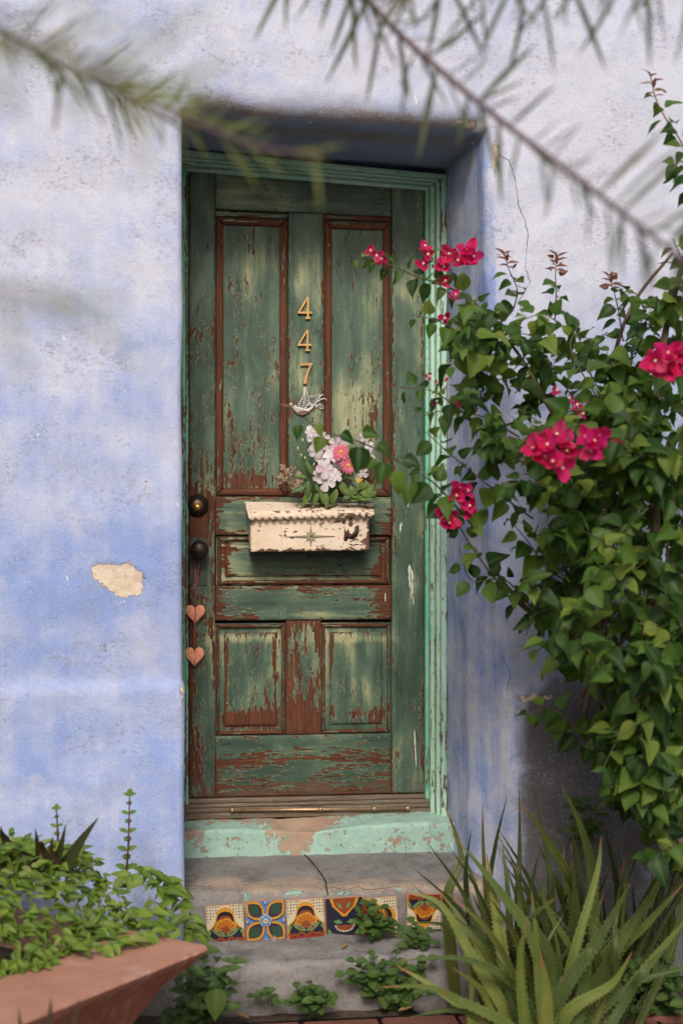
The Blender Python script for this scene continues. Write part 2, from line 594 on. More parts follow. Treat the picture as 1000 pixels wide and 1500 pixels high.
# brick paving just in front of the step
pave = thing('brick_path', 'red clay brick path along the bottom in front of the steps', 'path', (0.4, 3.4, 0))
pave['kind'] = 'structure'
pb = MB()
pb.box(-0.70, 1.30, 2.35, 3.655, -0.06, -0.004)
pb.build('bedding', M_SOIL, pave)
bm_brick = None
row = 0
y = 3.62
while y > 2.4:
    x = -0.70 + (0.105 if row % 2 else 0)
    while x < 1.25:
        w, d = 0.2, 0.095
        if bm_brick is None:
            b = MB()
            e = 0.006
            b.add([(-w / 2, -d / 2, -0.05), (w / 2, -d / 2, -0.05), (w / 2, d / 2, -0.05), (-w / 2, d / 2, -0.05), (-w / 2, -d / 2, -e), (w / 2, -d / 2, -e), (w / 2, d / 2, -e), (-w / 2, d / 2, -e),
                   (-w / 2 + e, -d / 2 + e, 0), (w / 2 - e, -d / 2 + e, 0), (w / 2 - e, d / 2 - e, 0), (-w / 2 + e, d / 2 - e, 0)],
                  [(8, 9, 10, 11), (0, 1, 5, 4), (1, 2, 6, 5), (2, 3, 7, 6), (3, 0, 4, 7), (4, 5, 9, 8), (5, 6, 10, 9), (6, 7, 11, 10), (7, 4, 8, 11)])
            bm_brick = b.mesh('brick', M_BRICK, sm=False)
        inst('brick', bm_brick, pave, Matrix.Translation((x + w / 2, y - d / 2, 0.004 + 0.004 * rnd())) @ Matrix.Rotation((rnd() - .5) * 0.03, 4, 'Z') @ Matrix.Rotation((rnd() - .5) * 0.02, 4, 'X'))
        x += 0.21
    y -= 0.105
    row += 1

# ------------------------------------------------------------------ the adobe house: wall with its deep doorway
Y0 = 3.92
XL, XR, ZT = 0.035, 0.917, 2.512
Z_LEDGE = 0.875
house = thing('adobe_house', 'thick adobe house wall with faded lavender blue limewash and a deep doorway', 'house', (0.45, 4.2, 0))


def right_flare(z):
    # the right jamb leans out towards the ground
    return 0.012 * smooth(2.3, 1.6, z) + 0.055 * smooth(1.5, 0.5, z)


def W(u, v):
    p = P(u, v, Y0)
    return p.x, p.z


HOLES = [(150, 838, 12, 10, 0.9), (163, 843, 20, 15, 1.1), (184, 848, 22, 17, 1.2), (200, 858, 10, 12, 0.8), (176, 866, 11, 8, 0.9), (768, 1023, 16, 5, 1.0), (800, 1020, 30, 3, .75), (688, 182, 13, 7, 0.85), (672, 178, 10, 5, 0.6), (728, 226, 5, 14, .5), (724, 238, 3, 26, 0.75),
         (262, 1012, 5, 9, .62), (264, 1040, 3, 14, 0.55), (108, 810, 18, 2, .55), (155, 948, 4, 8, .45), (148, 970, 5, 9, .45)]
BLUES = [(90, 850, 120, 60, .50), (215, 820, 60, 70, .25), (70, 640, 80, 60, .28), (210, 560, 60, 60, .18), (60, 960, 90, 30, .22), (120, 1090, 200, 60, .20), (245, 880, 40, 250, .10), (100, 150, 200, 140, -.22), (450, 60, 250, 90, -.25),
         (120, 420, 130, 120, -.06), (860, 300, 160, 200, -.34), (840, 120, 200, 120, -.25), (240, 1200, 40, 90, .3), (800, 700, 200, 130, -.05)]


def gs(u, v, blobs):
    s = 0.0
    for cu, cv, ru, rv, a in blobs:
        d = ((u - cu) / ru) ** 2 + ((v - cv) / rv) ** 2
        if d < 7:
            s += a * math.exp(-d)
    return s


def edge_path(d, R):
    """Offsets of the door opening by distance d: left side up, head, right side down."""
    pts = []
    nl, nt = 170, 100
    for i in range(nl):
        s = i / nl
        pts.append((XL - d, s * (ZT + d), 0, s))
    for i in range(nt):
        s = i / nt
        pts.append((XL - d + s * (XR - XL + 2 * d), ZT + d, 1, s))
    for i in range(nl + 1):
        s = i / nl
        pts.append((XR + d, (1 - s) * (ZT + d), 2, s))
    return pts


def make_wall():
    rows = []          # (kind, value): reveal depth fraction, arc angle, front offset
    for i in range(26):
        rows.append(('r', 1 - i / 26))
    for i in range(9):
        rows.append(('a', i / 9))
    d = 0.0
    while d < 0.95:
        rows.append(('f', d))
        d += 0.014
    for d in (1.0, 1.1, 1.25, 1.5, 1.9, 2.5, 3.5, 5.0, 8.0):
        rows.append(('f', d))
    V, A = [], {'blue': [], 'grime_shade': [], 'slate': [], 'brown': [], 'hole': [], 'reveal': []}
    ncol = None
    for kind, val in rows:
        base = edge_path(0.0, 0)
        ncol = len(base)
        off = None
        for c in range(ncol):
            ex, ez, side, s = base[c]
            # rounding radius per side, blended at the corners
            kx = smooth(0.06, 0.0, abs(ex - XL)) if side == 1 else (1 if side == 0 else 0)
            R_top, R_l, R_r = 0.088 * (1 + .3 * nz(ex * 7, 2.2, 1.1)), 0.022, 0.036 * (1 + .3 * nz(ez * 5, 4.2, 1.1))
            if side == 0:
                R = R_l
            elif side == 2:
                R = R_r
            else:
                R = lerp(R_l, lerp(R_top, R_r, smooth(0.95, 1.0, s)), smooth(0.0, 0.07, s))
            if kind == 'r':
                dd, dep = 0.0, R + val * (0.58 - R)
                t = val
            elif kind == 'a':
                an = val * math.pi / 2
                dd, dep = R * (1 - math.cos(an)), R * (1 - math.sin(an))
                t = 0
            else:
                dd, dep = R + val, 0.0
                t = 0
            # same column on the offset outline
            if side == 0:
                x, z = XL - dd, s * (ZT + dd)
            elif side == 1:
                x, z = XL - dd + s * (XR - XL + 2 * dd), ZT + dd
            else:
                x, z = XR + dd, (1 - s) * (ZT + dd)
            fr = 1 - smooth(0, 0.2, dep)
            near = smooth(0.5, 0.0, max(0.0, x - XR))
            # splay of the reveal
            if side == 0:
                x -= 0.055 * dep / 0.5
            elif side == 2:
                x += right_flare(z) * near * lerp(0.0, 1.0, fr) - 0.030 * dep / 0.41
            else:
                k = (x - XL) / (XR - XL)
                x += lerp(-0.055, -0.030, max(0, min(1, k))) * dep / 0.5
                if x > XR - 0.2:
                    x += right_flare(z) * smooth(XR - 0.2, XR, x)
            kk = max(0, min(1, (x - XL) / (XR - XL)))
            if side == 1:
                z -= (0.024 * kk + (-0.014 + 0.012 * kk) * dep / 0.41) * smooth(0.5, 0.0, dd)
            elif z > 2.0:
                z -= (0.024 * kk) * smooth(2.0, ZT, z) * smooth(0.5, 0.0, dd) * (1 if side == 2 else 0)
                z -= (-0.014 + 0.012 * kk) * dep / 0.41 * smooth(2.2, ZT, z)
            yy = Y0 + dep
            px, py, pz = x, yy, z
            # thicker foot of the wall with a soft ledge
            u, v = proj((x, yy, z))
            zl = Z_LEDGE + 0.006 * nz(x * 6, 0, 3) - (0.03 if x > 0.5 else 0.0)
            led = smooth(zl + 0.008, zl - 0.008, z)
            yy -= fr * led * (0.017 + 0.026 * smooth(0.9, 0, z))
            if side == 0 or x < XL:
                x += (0.006 * led + 0.006 * nz(1.3, z * 4, 0.5)) * smooth(0.15, 0, dd) * fr
            # lumps
            yy += (0.016 * fbm(px * 1.7, pz * 1.7, 0.2, 3) + 0.0045 * fbm(px * 9, pz * 9, py * 9, 4)) * lerp(0.35, 1, fr) * (1 if dd < 3 else 0)
            lum = 0.007 * fbm(px * 5, py * 5 + 3, pz * 5, 4)
            if kind != 'f':
                if side == 1:
                    z += lum
                elif side == 2:
                    x += lum
            else:
                yy += 0.0022 * fbm(px * 28, pz * 28, 1.0, 3)
                # chipped arris at the upper right corner
            hole = gs(u, v, HOLES) if kind != 'r' else gs(u, v, HOLES[6:8]) * 0.2
            if kind != 'r':
                yy += 0.004 * smooth(0.3, 0.7, hole)
            V.append((x, yy, z))
            right = smooth(0.45, 0.9, x)
            blue = 0.30 + 0.30 * smooth(620, 900, v) + gs(u, v, BLUES)
            if x > 0.5 and kind == 'f':
                blue = 0.22 + 0.26 * smooth(330, 620, v) + gs(u, v, BLUES)
            rv = 1.0 if (kind == 'r' or (kind == 'a' and val < 0.7)) and side == 2 else 0.0
            if rv:
                blue = 0.50
            A['blue'].append(blue)
            A['reveal'].append(rv)
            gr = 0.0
            if x > 0.75:  # dirt plus painted shade of the shrub on the lower right wall
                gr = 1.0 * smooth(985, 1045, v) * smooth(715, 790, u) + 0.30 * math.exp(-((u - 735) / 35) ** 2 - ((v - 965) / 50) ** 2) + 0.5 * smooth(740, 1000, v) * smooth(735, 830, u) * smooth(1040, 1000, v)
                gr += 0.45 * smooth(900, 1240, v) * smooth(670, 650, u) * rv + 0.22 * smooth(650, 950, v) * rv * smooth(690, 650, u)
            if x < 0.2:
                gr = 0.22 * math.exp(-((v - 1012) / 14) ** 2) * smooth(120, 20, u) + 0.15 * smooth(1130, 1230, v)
            A['grime_shade'].append(gr)
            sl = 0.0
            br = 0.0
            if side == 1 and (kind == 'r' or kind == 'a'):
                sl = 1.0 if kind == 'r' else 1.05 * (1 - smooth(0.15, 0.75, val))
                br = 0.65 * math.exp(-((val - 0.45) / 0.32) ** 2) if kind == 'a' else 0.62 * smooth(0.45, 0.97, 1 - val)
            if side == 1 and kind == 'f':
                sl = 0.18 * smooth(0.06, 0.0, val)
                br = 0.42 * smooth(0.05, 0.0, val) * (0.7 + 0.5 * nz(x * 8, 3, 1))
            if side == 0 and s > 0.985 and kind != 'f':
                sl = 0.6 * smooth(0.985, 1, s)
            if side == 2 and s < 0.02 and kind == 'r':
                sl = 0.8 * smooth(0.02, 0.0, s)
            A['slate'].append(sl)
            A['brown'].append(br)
            A['hole'].append(hole)
    n = ncol
    Fs = [(r * n + c, r * n + c + 1, (r + 1) * n + c + 1, (r + 1) * n + c) for r in range(len(rows) - 1) for c in range(n - 1)]
    w = MB()
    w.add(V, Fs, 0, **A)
    return w


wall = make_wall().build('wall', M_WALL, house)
tag(wall, 'lumpy lavender blue limewashed adobe wall around the doorway')

# cracks in the render
def crack(pts, r=0.0009):
    c = MB()
    P3 = []
    for i in range(len(pts) - 1):
        for k in range(6):
            t = k / 6
            u = lerp(pts[i][0], pts[i + 1][0], t) + 2.2 * (rnd() - .5)
            v = lerp(pts[i][1], pts[i + 1][1], t)
            q = P(u, v, Y0)
            yy = Y0 + 0.016 * fbm(q.x * 1.7, q.z * 1.7, 0.2, 3) + 0.0045 * fbm(q.x * 9, q.z * 9, Y0 * 9, 4) + 0.0022 * fbm(q.x * 28, q.z * 28, 1.0, 3)
            P3.append((q.x, yy - 0.0004, q.z))
    c.tube(P3, [r * (0.5 + rnd()) for _ in P3], 5)
    o = c.build('crack', M_DARK, house)


crack([(735, 960), (748, 985), (742, 1008), (753, 1022)], 0.0008)
crack([(729, 228), (744, 236), (752, 262), (758, 300), (769, 325), (772, 350), (768, 395), (775, 415), (760, 440), (768, 470)], 0.0008)

# ------------------------------------------------------------------ boards with worn paint
def board(name, mat, parent, corners, yf, yb, wear=None, tone=None, dirt=None, rnd_=0.004, res=0.011, bow=0.0012, edge=0.16, label=None):
    """Front-facing timber: corners BL, BR, TR, TL as (x, z); the front arris is rounded and the face slightly uneven."""
    bl, br, tr, tl = [Vector(c) for c in corners]
    w, h = (br - bl).length, (tl - bl).length

    def ticks(L):
        k = max(2, int(L / res))
        e = min(rnd_, L * 0.24)
        inner = [e + (L - 2 * e) * i / k for i in range(k + 1)]
        return [0.0, e * 0.3] + inner + [L - e * 0.3, L], e

    tx, ex = ticks(w)
    tz, ez = ticks(h)
    V, WE, TO, DI = [], [], [], []

    def fields(x, z, de):
        u, v = proj((x, yf, z))
        wv = wear(u, v) if callable(wear) else (wear or 0.0)
        wv += edge * math.exp(-(de / 0.006) ** 2) + 0.10 * edge / 0.16 * math.exp(-(de / 0.015) ** 2)
        return wv, (tone(u, v) if callable(tone) else (tone or 0.0)), (dirt(u, v) if callable(dirt) else (dirt or 0.0))

    def drop(d, e):
        if d >= e:
            return 0.0
        t = 1 - d / e
        return rnd_ * (1 - math.sqrt(max(0, 1 - t * t)))

    for b in tz:
        for a in tx:
            s, t = a / w, b / h
            q = (bl * (1 - s) + br * s) * (1 - t) + (tl * (1 - s) + tr * s) * t
            de = min(a, w - a, b, h - b)
            yy = yf + max(drop(min(a, w - a), ex), drop(min(b, h - b), ez)) + bow * fbm(q.x * 7, q.y * 7, yf * 3, 3)
            V.append((q.x, yy, q.y))
            f = fields(q.x, q.y, de)
            WE.append(f[0]); TO.append(f[1]); DI.append(f[2])
    n, k = len(tx), len(tz)
    Fs = [(j * n + i, j * n + i + 1, (j + 1) * n + i + 1, (j + 1) * n + i) for j in range(k - 1) for i in range(n - 1)]
    loop = [i for i in range(n)] + [j * n + n - 1 for j in range(1, k)] + [(k - 1) * n + i for i in range(n - 2, -1, -1)] + [j * n for j in range(k - 2, 0, -1)]
    o = len(V)
    for i in loop:
        V.append((V[i][0], yb, V[i][2]))
        WE.append(WE[i]); TO.append(TO[i]); DI.append(DI[i])
    L = len(loop)
    for i in range(L):
        j = (i + 1) % L
        Fs.append((loop[j], loop[i], o + i, o + j))
    m = MB()
    m.add(V, Fs, 0, wear=WE, tone=TO, dirt=DI)
    ob = m.build(name, mat, parent)
    sharp(ob, 50)
    if label:
        ob['label'] = label
    return ob


def pxq(y, u0, u1, v0, v1, du=0):
    """Rectangle in the plane y given by photograph columns and rows (v0 above v1)."""
    a, b = P(u0, v1, y), P(u1, v1, y)
    c, d = P(u1, v0, y), P(u0, v0, y)
    return [(a.x, a.z), (b.x, b.z), (c.x, c.z), (d.x, d.z)]


# ------------------------------------------------------------------ door frame (part of the house)
YC = 4.33
zl_o, zr_o = CAMZ + 1.2516, CAMZ + 1.2007          # crooked head, outer edge
frame_root = MB().box(-0.03, 0.93, 4.445, 4.47, 0.36, 2.60).build('door_frame', M_DARK, house)  # dark backing panel added behind the door; the frame boards are its children
tag(frame_root, 'mint green painted timber door frame with crooked head')


def rc(x0, x1, z0l, z0r, z1l, z1r):
    return [(x0, z0l), (x1, z0r), (x1, z1r), (x0, z1l)]


def slope(x, zl, zr):
    t = (x - 0.0354) / (0.885 - 0.0354)
    return zl + (zr - zl) * t


def wear_fr(u, v):
    return 0.08 + 0.05 * smooth(500, 1000, v) + 0.04 * smooth(1000, 1150, v) + 0.08 * math.exp(-((v - 255) / 30) ** 2)


def wear_fo(u, v):
    return wear_fr(u, v) + 0.05


def tone_fr(u, v):
    return 0.38 + 0.15 * smooth(380, 900, v)


ZB = 0.385
hx = 0.0354
# head: outer band, inner band, stop
def head(x0, x1, a, b, y, name):
    # a, b: distances below the crooked outer edge
    l, r = slope(x0, zl_o, zr_o), slope(x1, zl_o, zr_o)
    lb = slope(x0, zl_o - b * 1.12, zr_o - b * 0.9)
    rb = slope(x1, zl_o - b * 1.12, zr_o - b * 0.9)
    la = slope(x0, zl_o - a * 1.12, zr_o - a * 0.9)
    ra = slope(x1, zl_o - a * 1.12, zr_o - a * 0.9)
    return board(name, M_FRAMEH, frame_root, [(x0, lb), (x1, rb), (x1, ra), (x0, la)], y, 4.446, wear=lambda u, v: 0.05, tone=0.55, rnd_=0.005, edge=0.10)


head(-0.02, 0.885, 0.0, 0.016, YC, 'head_casing')
head(-0.02, 0.862, 0.0164, 0.025, YC + 0.018, 'head_bead')
head(-0.02, 0.846, 0.0254, 0.033, YC + 0.032, 'head_bead')
head(-0.02, 0.836, 0.0334, 0.0475, YC + 0.052, 'head_stop')
# right side, lower end leaning in a little as in the old frame
zt = lambda x, b: slope(x, zl_o - b * 1.12, zr_o - b * 0.9)
board('side_casing', M_FRAMEV, frame_root, rc(0.866, 0.885, ZB, ZB, zt(0.866, 0.0162), zt(0.885, 0.0162)), YC + 0.001, 4.446, wear=wear_fo, tone=tone_fr, rnd_=0.004, edge=0.16)
board('side_casing', M_FRAMEV, frame_root, rc(0.852, 0.8655, ZB, ZB, zt(0.852, 0.0252), zt(0.8655, 0.0252)), YC + 0.012, 4.446, wear=wear_fr, tone=tone_fr, rnd_=0.005, edge=0.18)
board('side_bead', M_FRAMEV, frame_root, rc(0.836, 0.8515, ZB, ZB, zt(0.836, 0.0332), zt(0.8515, 0.0332)), YC + 0.030, 4.446, wear=wear_fr, tone=tone_fr, rnd_=0.006, edge=0.10)
board('side_stop', M_FRAMEV, frame_root, rc(0.8235, 0.8355, ZB, ZB, zt(0.82, 0.0455), zt(0.8355, 0.0455)), YC + 0.052, 4.446, wear=lambda u, v: 0.12, tone=-0.02, rnd_=0.003, edge=0.08)
# left side
wl = lambda u, v: 0.22 + 0.12 * smooth(300, 900, v)
board('side_casing', M_FRAMEV, frame_root, rc(-0.02, 0.034, ZB, ZB, zt(-0.02, 0.0162), zt(0.034, 0.0162)), YC + 0.001, 4.446, wear=wl, tone=-0.05, rnd_=0.004)
board('side_bead', M_FRAMEV, frame_root, rc(0.0345, 0.0475, ZB, ZB, zt(0.0345, 0.0332), zt(0.0475, 0.0332)), YC + 0.030, 4.446, wear=wl, tone=-0.05, rnd_=0.004, edge=0.12)
board('side_stop', M_FRAMEV, frame_root, rc(0.048, 0.0565, ZB, ZB, zt(0.048, 0.0455), zt(0.0565, 0.0455)), YC + 0.052, 4.446, wear=lambda u, v: 0.36, tone=0.1, rnd_=0.003)

# threshold and sill
for k, (za, zb2, yy) in enumerate(((0.400, 0.4185, 4.366), (0.4190, 0.4330, 4.3725), (0.4335, 0.4460, 4.378), (0.4465, 0.4620, 4.3835))):
    board('threshold_board', M_THRESH, frame_root, rc(0.030, 0.836, za, za, zb2, zb2 - (.0015 if k == 3 else 0)), yy, 4.4445, wear=0.74, tone=0.2, dirt=0.35 + .1 * (k % 2), rnd_=0.004, res=0.02, edge=0.1)
st = MB()
a, b = P(337, 1186.5, 4.355), P(600, 1184, 4.355)
st.tube([a, (a + b) / 2 + Vector((0, 0, -0.0008)), b], 0.0048, 8)
for t in (0.012, 0.5, 0.80, 0.988):
    q = a + (b - a) * t
    st.lathe((q.x, q.y + 0.012, q.z), (0, -1, 0), [(0.0072, 0), (0.0072, 0.016), (0.004, 0.0185)], 10)
st.build('threshold_strip', plain('dull_brass', (0.48, 0.32, 0.20), 0.38, 0.35, 60, 0.0006, metal=0.75, dirt=(0.20, 0.15, 0.11), dirt_amt=0.1), frame_root)

# ------------------------------------------------------------------ door
door = thing('door', 'old wooden panel door with dark green paint peeling off reddish timber', 'door', (0.44, 4.42, 0.464))
YD = 4.392          # stile and rail face
YP = 4.404          # panel face
YB = 4.440


def wear_stile_l(u, v):
    w = 0.12 + 0.14 * smooth(400, 520, v) + 0.07 * smooth(650, 740, v)
    w += gs(u, v, [(289, 741, 26, 24, .55), (283, 790, 26, 30, .45), (271, 850, 8, 120, .30), (270, 960, 11, 40, .45), (274, 1010, 13, 45, .45), (278, 950, 20, 70, .10), (300, 905, 10, 40, .2), (275, 1140, 25, 40, .30), (290, 1080, 20, 30, .15), (290, 490, 10, 20, .18), (285, 510, 12, 30, .1), (271, 560, 4, 300, .2)])
    return w


def wear_stile_r(u, v):
    return 0.10 + 0.05 * smooth(400, 1000, v) + gs(u, v, [(606, 440, 10, 60, .04), (578, 770, 6, 40, .35), (577, 540, 4, 200, .3), (577, 660, 4, 60, .3), (595, 1130, 30, 30, .1), (600, 870, 8, 10, .2)])


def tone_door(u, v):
    # khaki patches in the paint; lintel shade worked in as darker tone higher up
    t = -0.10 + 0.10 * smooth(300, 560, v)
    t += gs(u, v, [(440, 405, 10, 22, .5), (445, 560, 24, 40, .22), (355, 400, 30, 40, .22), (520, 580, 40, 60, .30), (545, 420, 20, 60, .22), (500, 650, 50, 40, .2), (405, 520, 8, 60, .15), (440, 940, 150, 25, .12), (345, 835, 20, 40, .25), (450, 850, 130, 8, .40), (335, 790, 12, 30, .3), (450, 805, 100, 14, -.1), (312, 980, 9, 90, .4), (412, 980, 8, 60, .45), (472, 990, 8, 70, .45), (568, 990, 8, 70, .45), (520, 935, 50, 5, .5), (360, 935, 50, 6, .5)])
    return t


def drt(u, v):
    return 0.55 * smooth(1115, 1160, v)


def dq(u0, u1, v0, v1):
    return pxq(4.4, u0, u1, v0, v1)


XD0, XD1 = 0.0588, 0.8205
ZD0 = 0.4645
xa = P(315, 700, 4.4).x      # stile / panel lines
xb = P(573, 700, 4.4).x
xm0, xm1 = P(422, 500, 4.4).x, P(474, 500, 4.4).x
xn0, xn1 = P(418.5, 980, 4.4).x, P(470, 980, 4.4).x
zz = lambda v, u=445: P(u, v, 4.4).z
z_top_l, z_top_r = CAMZ + 1.199, CAMZ + 1.163


def ztop(x):
    return z_top_l + (z_top_r - z_top_l) * (x - XD0) / (XD1 - XD0)


MB().box(XD0 + .004, XD1 - .004, YB - 0.022, YB, ZD0 + .004, 2.40).build('door_core', M_DARK, door)
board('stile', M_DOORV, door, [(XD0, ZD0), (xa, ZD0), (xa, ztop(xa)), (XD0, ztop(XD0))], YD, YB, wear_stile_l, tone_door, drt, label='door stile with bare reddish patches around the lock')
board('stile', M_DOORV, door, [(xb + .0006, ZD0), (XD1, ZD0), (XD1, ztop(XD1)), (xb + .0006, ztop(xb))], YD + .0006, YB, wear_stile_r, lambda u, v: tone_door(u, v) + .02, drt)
e = 0.0007
z1, z2, z3, z4, z5, z6 = zz(312), zz(728), zz(785), zz(857), zz(909), zz(1076)


def rail(name, za, zb_, wr, lab=None, slant=None):
    c = [(xa + e, za), (xb - e, za), (xb - e, zb_), (xa + e, zb_)]
    if slant:
        c = [(xa + e, za + .004), (xb - e, za - .005), (xb - e, ztop(xb)), (xa + e, ztop(xa))]
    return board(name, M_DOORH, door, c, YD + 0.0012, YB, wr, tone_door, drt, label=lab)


rail('top_rail', z1, 0, lambda u, v: 0.10 + gs(u, v, [(505, 302, 8, 4, .35), (445, 316, 60, 3, .25), (530, 325, 40, 4, .3)]), slant=True)
rail('lock_rail', z3 + .002, z2, lambda u, v: 0.26 + gs(u, v, [(318, 770, 14, 20, .35), (320, 745, 10, 20, .15), (350, 783, 30, 4, .3), (568, 770, 12, 15, .3)]))
rail('lower_rail', z5 + .002, z4 - .002, lambda u, v: 0.27 + gs(u, v, [(318, 885, 12, 30, .4), (565, 880, 14, 30, .40), (400, 870, 100, 12, .06), (560, 895, 14, 14, .2)]))
rail('bottom_rail', ZD0, z6, lambda u, v: 0.22 + 0.16 * smooth(1085, 1110, v) + 0.13 * smooth(1130, 1150, v) + gs(u, v, [(390, 1105, 70, 14, .16), (350, 1125, 40, 14, .1), (530, 1100, 40, 12, .14), (450, 1130, 80, 12, .06), (318, 1100, 6, 40, -.1)]), lab='bottom rail with long bare brown scars')
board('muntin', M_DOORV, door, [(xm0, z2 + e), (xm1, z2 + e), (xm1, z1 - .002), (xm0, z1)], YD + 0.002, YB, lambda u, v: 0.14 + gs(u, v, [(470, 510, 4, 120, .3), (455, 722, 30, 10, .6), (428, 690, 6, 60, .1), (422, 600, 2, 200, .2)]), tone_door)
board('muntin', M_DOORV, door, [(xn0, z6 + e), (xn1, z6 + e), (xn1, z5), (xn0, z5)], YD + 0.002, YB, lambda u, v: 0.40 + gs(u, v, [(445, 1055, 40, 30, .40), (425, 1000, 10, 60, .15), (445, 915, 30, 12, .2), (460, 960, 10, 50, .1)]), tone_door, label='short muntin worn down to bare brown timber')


def panel(x0, x1, za, zb_, wr, mat=M_DOORV, field=None, mould=0.021, mw=0.74, top=True, bottom=True, tn=0.0, sides=(True, True)):
    """Recessed panel, its raised field, and four separate mouldings with the paint mostly gone."""
    pl = board('panel', mat, door, [(x0, za), (x1, za), (x1, zb_), (x0, zb_)], YP + 0.006, YB, wr, lambda u, v: tone_door(u, v) + tn, rnd_=0.001, edge=0.0)
    mo = mould
    mk = lambda c, mt, k, ex=0.0: board('moulding', mt, door, c, YP - 0.006 + k, YB, mw + ex, 0.1, None, rnd_=0.008, res=0.014, edge=0.12)
    if sides[0]:
        mk([(x0 + .003, za + .003), (x0 + mo, za + mo), (x0 + mo, zb_ - mo), (x0 + .003, zb_ - .003)], M_DOORV, 0)
    if sides[1]:
        mk([(x1 - mo, za + mo), (x1 - .003, za + .003), (x1 - .003, zb_ - .003), (x1 - mo, zb_ - mo)], M_DOORV, .0003)
    if top:
        mk([(x0 + mo, zb_ - mo), (x1 - mo, zb_ - mo), (x1 - .003, zb_ - .003), (x0 + .003, zb_ - .003)], M_DOORH, .0006, -0.12)
    if bottom:
        mk([(x0 + .003, za + .003), (x1 - .003, za + .003), (x1 - mo, za + mo), (x0 + mo, za + mo)], M_DOORH, .0009, 0.02)
    if field:
        i = mo + field
        board('panel_field', mat, pl, [(x0 + i, za + i), (x1 - i, za + i), (x1 - i, zb_ - i), (x0 + i, zb_ - i)], YP - 0.0005, YP + 0.010, wr, lambda u, v: tone_door(u, v) + tn, rnd_=0.006, edge=0.20)
    return pl


panel(xa, xm0, z2, z1 - .018, lambda u, v: 0.23 + 0.10 * smooth(480, 560, v) + 0.12 * smooth(560, 660, v) + gs(u, v, [(370, 705, 40, 14, .35), (392, 650, 12, 60, .12), (365, 350, 12, 20, .15), (370, 370, 40, 8, .10), (340, 620, 8, 60, .1)]), mould=0.027)
panel(xm1, xb, z2, z1 - .020, lambda u, v: 0.23 + 0.04 * smooth(480, 700, v) + gs(u, v, [(515, 545, 20, 30, .22), (520, 520, 10, 30, .1), (490, 580, 12, 8, .2), (510, 620, 6, 12, .25), (540, 700, 40, 20, .2)]), mould=0.027)
# little filler strips above the two tall panels
for x0, x1 in ((xa, xm0), (xm1, xb)):
    board('filler_strip', M_DOORH, door, [(x0 + .001, z1 - .0175), (x1 - .001, z1 - .0195), (x1 - .001, z1 - .0045), (x0 + .001, z1 + .0005)], YP - 0.001, YB, 0.24 if x0 < 0.3 else 0.42, -0.1, rnd_=0.003, edge=0.2)
panel(xa + .004, xb - .004, z4, z3, lambda u, v: 0.22 + gs(u, v, [(330, 815, 8, 40, .5), (562, 815, 10, 50, .5), (345, 850, 20, 6, .4), (550, 840, 10, 10, .35)]), M_DOORH, field=0.012, mould=0.016, mw=0.58, tn=0.12)
panel(xa, xn0, z6, z5 - .008, lambda u, v: 0.27 + gs(u, v, [(365, 1055, 50, 14, .55), (335, 1000, 8, 70, .20), (403, 990, 6, 70, .18), (372, 1010, 6, 50, .15)]), field=0.016, mould=0.014, mw=0.52)
panel(xn1, xb, z6, z5 - .008, lambda u, v: 0.20 + gs(u, v, [(535, 1045, 40, 9, .40), (483, 955, 5, 30, .35), (500, 1000, 4, 20, .3), (480, 1048, 10, 14, .3), (560, 1035, 10, 20, .2)]), field=0.016, mould=0.014, mw=0.50)

# white paint drips on the right stile
m_white = plain('white_paint', (0.70, 0.70, 0.66), 0.5, 0.1, 40, 0.0)
for (u, v, du, dv) in ((600, 836, 2.6, 9), (603, 845, 2.2, 10), (601, 854, 2.0, 9), (604, 862, 1.2, 9), (602, 872, 0.9, 7), (605, 880, .8, 6), (599, 846, 1.2, 5), (586, 774, 1.5, 6), (588, 768, .9, 3), (607, 1080, .9, 12), (608, 1098, .8, 13), (609, 1114, .7, 10), (564, 875, .8, 6), (597, 740, 1.1, 3), (612, 300, .7, .9), (616, 312, .6, .8), (610, 322, .6, .8), (614, 338, .5, .7)):
    q = MB()
    poly = []
    for i in range(14):
        t = 2 * math.pi * i / 14
        k = 0.75 + 0.5 * rnd()
        pp = P(u + du * k * math.cos(t), v + dv * k * math.sin(t), YD)
        poly.append((pp.x, pp.z))
    q.prism(poly, YD - 0.0022, YD + 0.001, 0, 0.0004)
    q.build('paint_drip', m_white, door)

# deadbolt, knob and back plate
M_BRONZE = plain('dark_bronze', (0.045, 0.034, 0.028), 0.42, 0.4, 60, 0.0006, metal=0.7)
M_BRASS = plain('bright_brass', (0.72, 0.43, 0.12), 0.26, 0.2, 80, 0.0002, metal=0.9)
M_PLATE = plain('painted_plate', (0.055, 0.072, 0.055), 0.55, 0.4, 70, 0.0012, dirt=(0.03, 0.022, 0.018), dirt_amt=0.15)
c = P(289, 741, YD - .004)
db = MB()
db.lathe((c.x, YD + .002, c.z), (0, -1, 0), [(0.037, 0), (0.037, 0.004), (0.033, 0.010), (0.027, 0.017), (0.0225, 0.019), (0.0215, 0.022), (0.0195, 0.0235)], 32)
dbo = db.build('deadbolt', M_BRONZE, door)
cy = MB().lathe((c.x, YD - .0212, c.z - .001), (0, -1, 0), [(0.0185, 0), (0.0185, 0.0022), (0.0175, 0.003)], 28).build('rose', plain('tarnished_bronze', (0.16, 0.085, 0.045), 0.4, 0.3, 60, 0.0003, metal=0.8), dbo)
cy = MB().lathe((c.x, YD - .0238, c.z - .006), (0, -1, 0), [(0.0088, 0), (0.0085, 0.004), (0.0072, 0.0048)], 24).build('key_cylinder', M_BRASS, dbo)
MB().box(c.x - .0014, c.x + .0014, YD - .0292, YD - .0270, c.z - .012, c.z + .000).build('keyway', M_DARK, dbo)
p0, p1 = P(278, 858, YD), P(303, 787, YD)
bp = MB()
